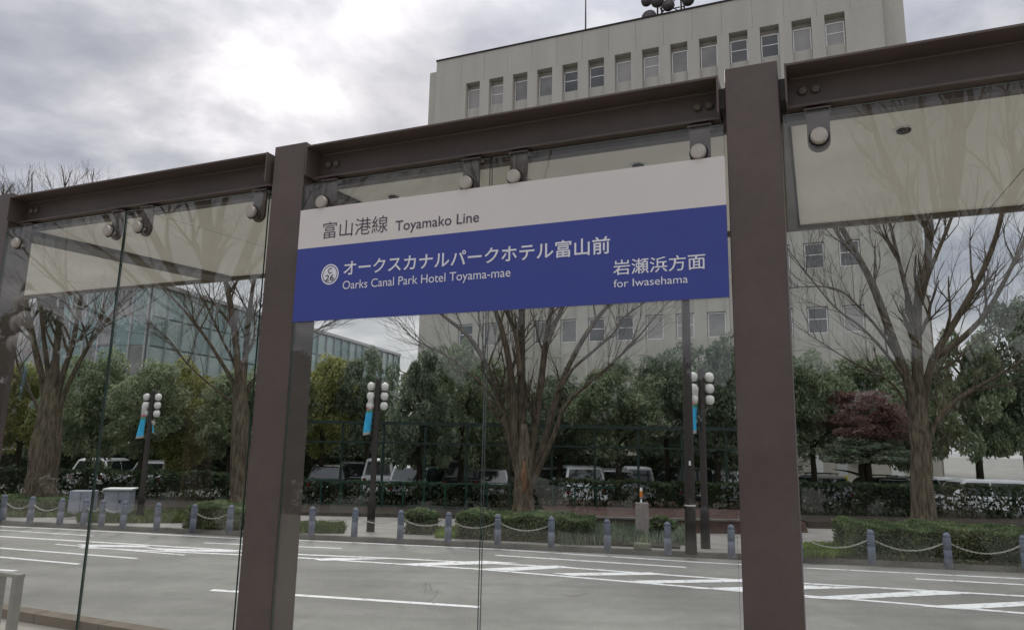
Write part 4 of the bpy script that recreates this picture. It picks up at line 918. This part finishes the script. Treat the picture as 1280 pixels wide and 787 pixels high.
# low cream buildings behind the car park
a, b = at(1000, 560, 46), at(1150, 560, 44)
def block(name, pa, pb, depth, z1, mm, lab, cat='building', wins=None, parapet=.3, winm='pane_dark'):
    d = (pb - pa); d.z = 0; o = empty(name, (pa.x, pa.y, 0), math.atan2(d.y, d.x), lab, cat); Ln = d.length
    m = MB(); m.box(0, Ln, 0, depth, 0, z1); m.build('wall', mm, o); m = MB(); m.box(-.1, Ln + .1, -.1, depth + .1, z1 + .002, z1 + parapet); m.build('roof', mm, o)
    if wins:
        zs, pit, ww, wh = wins; n = int((Ln - .5) / pit)
        for z in zs:
            for i in range(n):
                x = .5 + i * pit + (pit - ww) / 2; f = MB(); f.box(x, x + ww, -.06, -.02, z, z + wh); f.box(x + .05, x + ww - .05, -.02, -.001, z + .05, z + wh - .05)
                f = MB(); f.box(x, x + .06, -.06, -.001, z, z + wh); f.box(x + ww - .06, x + ww, -.06, -.001, z, z + wh); f.box(x + .06, x + ww - .06, -.06, -.001, z, z + .06); f.box(x + .06, x + ww - .06, -.06, -.001, z + wh - .06, z + wh)
                w_ = f.build('window', MT['mull'], o); g = MB(); g.box(x + .06, x + ww - .06, -.03, -.001, z + .06, z + wh - .06); g.build('pane', MT[winm], w_)
    return o, Ln
o, Ln = block('annex', at(985, 560, 43), at(1150, 560, 42), 6, 3.1, MT['cream'], 'low cream annex behind the cars, right of the right shelter post', wins=None)
m = MB(); m.box(1.2, 1.9, -.05, -.001, 1.3, 2.3); m.build('notice_board', MT['white'], o); m = MB(); m.box(5.6, 6.3, -.05, -.001, 1.2, 1.8); m.build('meter_box', MT['white'], o)
m = MB(); m.box(3.4, 4.0, -.35, -.001, 1.9, 2.5); m.build('air_conditioner', MT['alu'], o); m = MB(); m.box(7.0, 7.15, -.12, -.001, 0, 3.0); m.build('downpipe', MT['white'], o)
block('annex', at(760, 560, 46), at(940, 560, 46), 5, 3.0, MT['cream'], 'low cream annex behind the cars, left of the right shelter post')
block('annex', at(585, 560, 48), at(650, 560, 48), 5, 3.0, MT['pale'], 'low pale annex glimpsed left of the big middle trunk')
p = at(1053, 600, 39); o = empty('yellow_sign_stand', (p.x, p.y, 0), 0, 'narrow white and yellow sign stand in front of the cream annex', 'sign')
m = MB(); m.box(-.28, .28, -.06, .06, .05, 1.25); m.build('yellow_board', MT['yellow'], o, bevel=.01); m = MB(); m.box(-.28, .28, -.06, .06, 1.252, 2.3); m.build('white_board', MT['white'], o, bevel=.01); m = MB(); m.box(-.35, .35, -.15, .15, 0, .05); m.build('foot', MT['kerb'], o)
# brown tower right of the office block
zt_ = at(1170, 372, 90).z
block('office_tower', at(1140, 560, 90), at(1178, 560, 90), 14, zt_, MT['brownbld'], 'small brown distant block right of the large office block', wins=([3, 6.5, 10, 13.5, 17], 1.9, 1.0, 1.4), winm='pane_grey')
# teal curtain wall building on the left
A_ = at(170, 560, 55); B_ = at(493, 560, 97.3); A_.z = B_.z = 0; d = (B_ - A_); Ln = d.length; zt_ = 14.46
T = empty('glass_building', tuple(A_), math.atan2(d.y, d.x), 'teal glass curtain wall building with a flat roof behind the left trees', 'building')
m = MB(); m.box(0, Ln, .15, 11, 0, zt_ - .3); m.build('core', MT['mull'], T); m = MB(); m.box(-.2, Ln + .2, -.25, 11.2, zt_ - .298, zt_); m.build('roof', MT['pale'], T)
nc = 26; pw = Ln / nc
me1 = MB().box(.04, pw - .04, 0, .1, .04, 2.2).mesh('pane', MT['teal']); me2 = MB().box(.04, pw - .04, 0, .1, .04, 2.2).mesh('pane', MT['tealp'])
for i in range(nc):
    for j in range(6): inst('pane', me1 if random.random() < .5 else me2, T, (i * pw, 0, .3 + j * 2.3))
mf = MB().box(-.04, .04, -.18, 0, .2, zt_ - .3).mesh('mullion', MT['mull'])
for i in range(nc + 1): inst('mullion', mf, T, (i * pw, 0, 0))
me3 = MB().box(0, .1, .04, 1.46, .04, 2.2).mesh('pane', MT['teal'])
me4 = MB().box(0, .1, .04, 1.46, .04, 2.2).mesh('pane', MT['pane_grey'])
for i in range(7):
    for j in range(6): inst('pane', me3 if (i + j) % 3 else me4, T, (-.06, .2 + i * 1.5, .3 + j * 2.3))
mf = MB().box(-.16, -.06, -.05, .05, .2, zt_ - .3).mesh('mullion', MT['pale'])
for i in range(8): inst('mullion', mf, T, (0, .2 + i * 1.5, 0))
block('office_tower', at(20, 560, 75), at(112, 560, 72), 14, 19, MT['pale'], 'pale grey office block left of the teal glass building', wins=([4, 7.5, 11, 14.5], 1.9, 1.2, 1.6), winm='pane_grey')
block('apartment_block', at(-160, 560, 80), at(12, 560, 80), 14, 17, MT['pale'], 'pale apartment block at the far left edge', wins=([4, 7.5, 11, 14], 2.4, 1.4, 1.5), winm='pane_grey')

# ------------------------------------------------------------------ the side behind the camera: only seen mirrored in the glass
def mir(p): k = (p.dot(gn) - GD); q = p - gn * 2 * k; q.z = p.z; return q
src = kids(T4)
for (px, Y, rz, lab) in ((1190, 15.5, .7, 'bare tree behind the viewer, mirrored in the right pane'), (250, 17, 2.4, 'bare tree behind the viewer, mirrored in the left panes'), (640, 21, 4.2, 'bare tree behind the viewer, mirrored in the middle panes')):
    p = mir(at(px, 560, Y)); c = copy_tree(T4); c.location = (p.x, p.y, PLZ); c.rotation_euler.z = rz; tag(c, lab, 'tree', 'bare trees behind the viewer')
c = copy_tree(lp)
p = mir(at(6, 560, 9.6)); c.location = (p.x, p.y, .12)
tag(c, 'lamp post with white globes behind the viewer, mirrored at the far left', 'street lamp', 'street lamps with globes and banners')
sizes = ['tall', 'broad', 'low', 'narrow']
where = ['far left', 'left', 'left middle', 'middle', 'right middle', 'right', 'far right']
for i in range(21):  # dark trees added out of view to cut the sky reflected in the panes
    px = -140 + i * 80 + random.uniform(-15, 15); Y = random.uniform(23, 29); top = random.uniform(395, 470)
    p = mir(at(px, 560, Y))
    o = evergreen(640, Y, top, 640, random.uniform(75, 98), 'leafk', 'round', 2 + i % 4, '%s dark evergreen added behind the viewer to cut reflections, %s one mirrored at the %s' % (sizes[i % 4], ('first', 'nearer', 'hindmost')[i % 3], where[i // 3]), group='evergreens added behind the viewer to cut reflections')
    o.location = (p.x, p.y, 0)
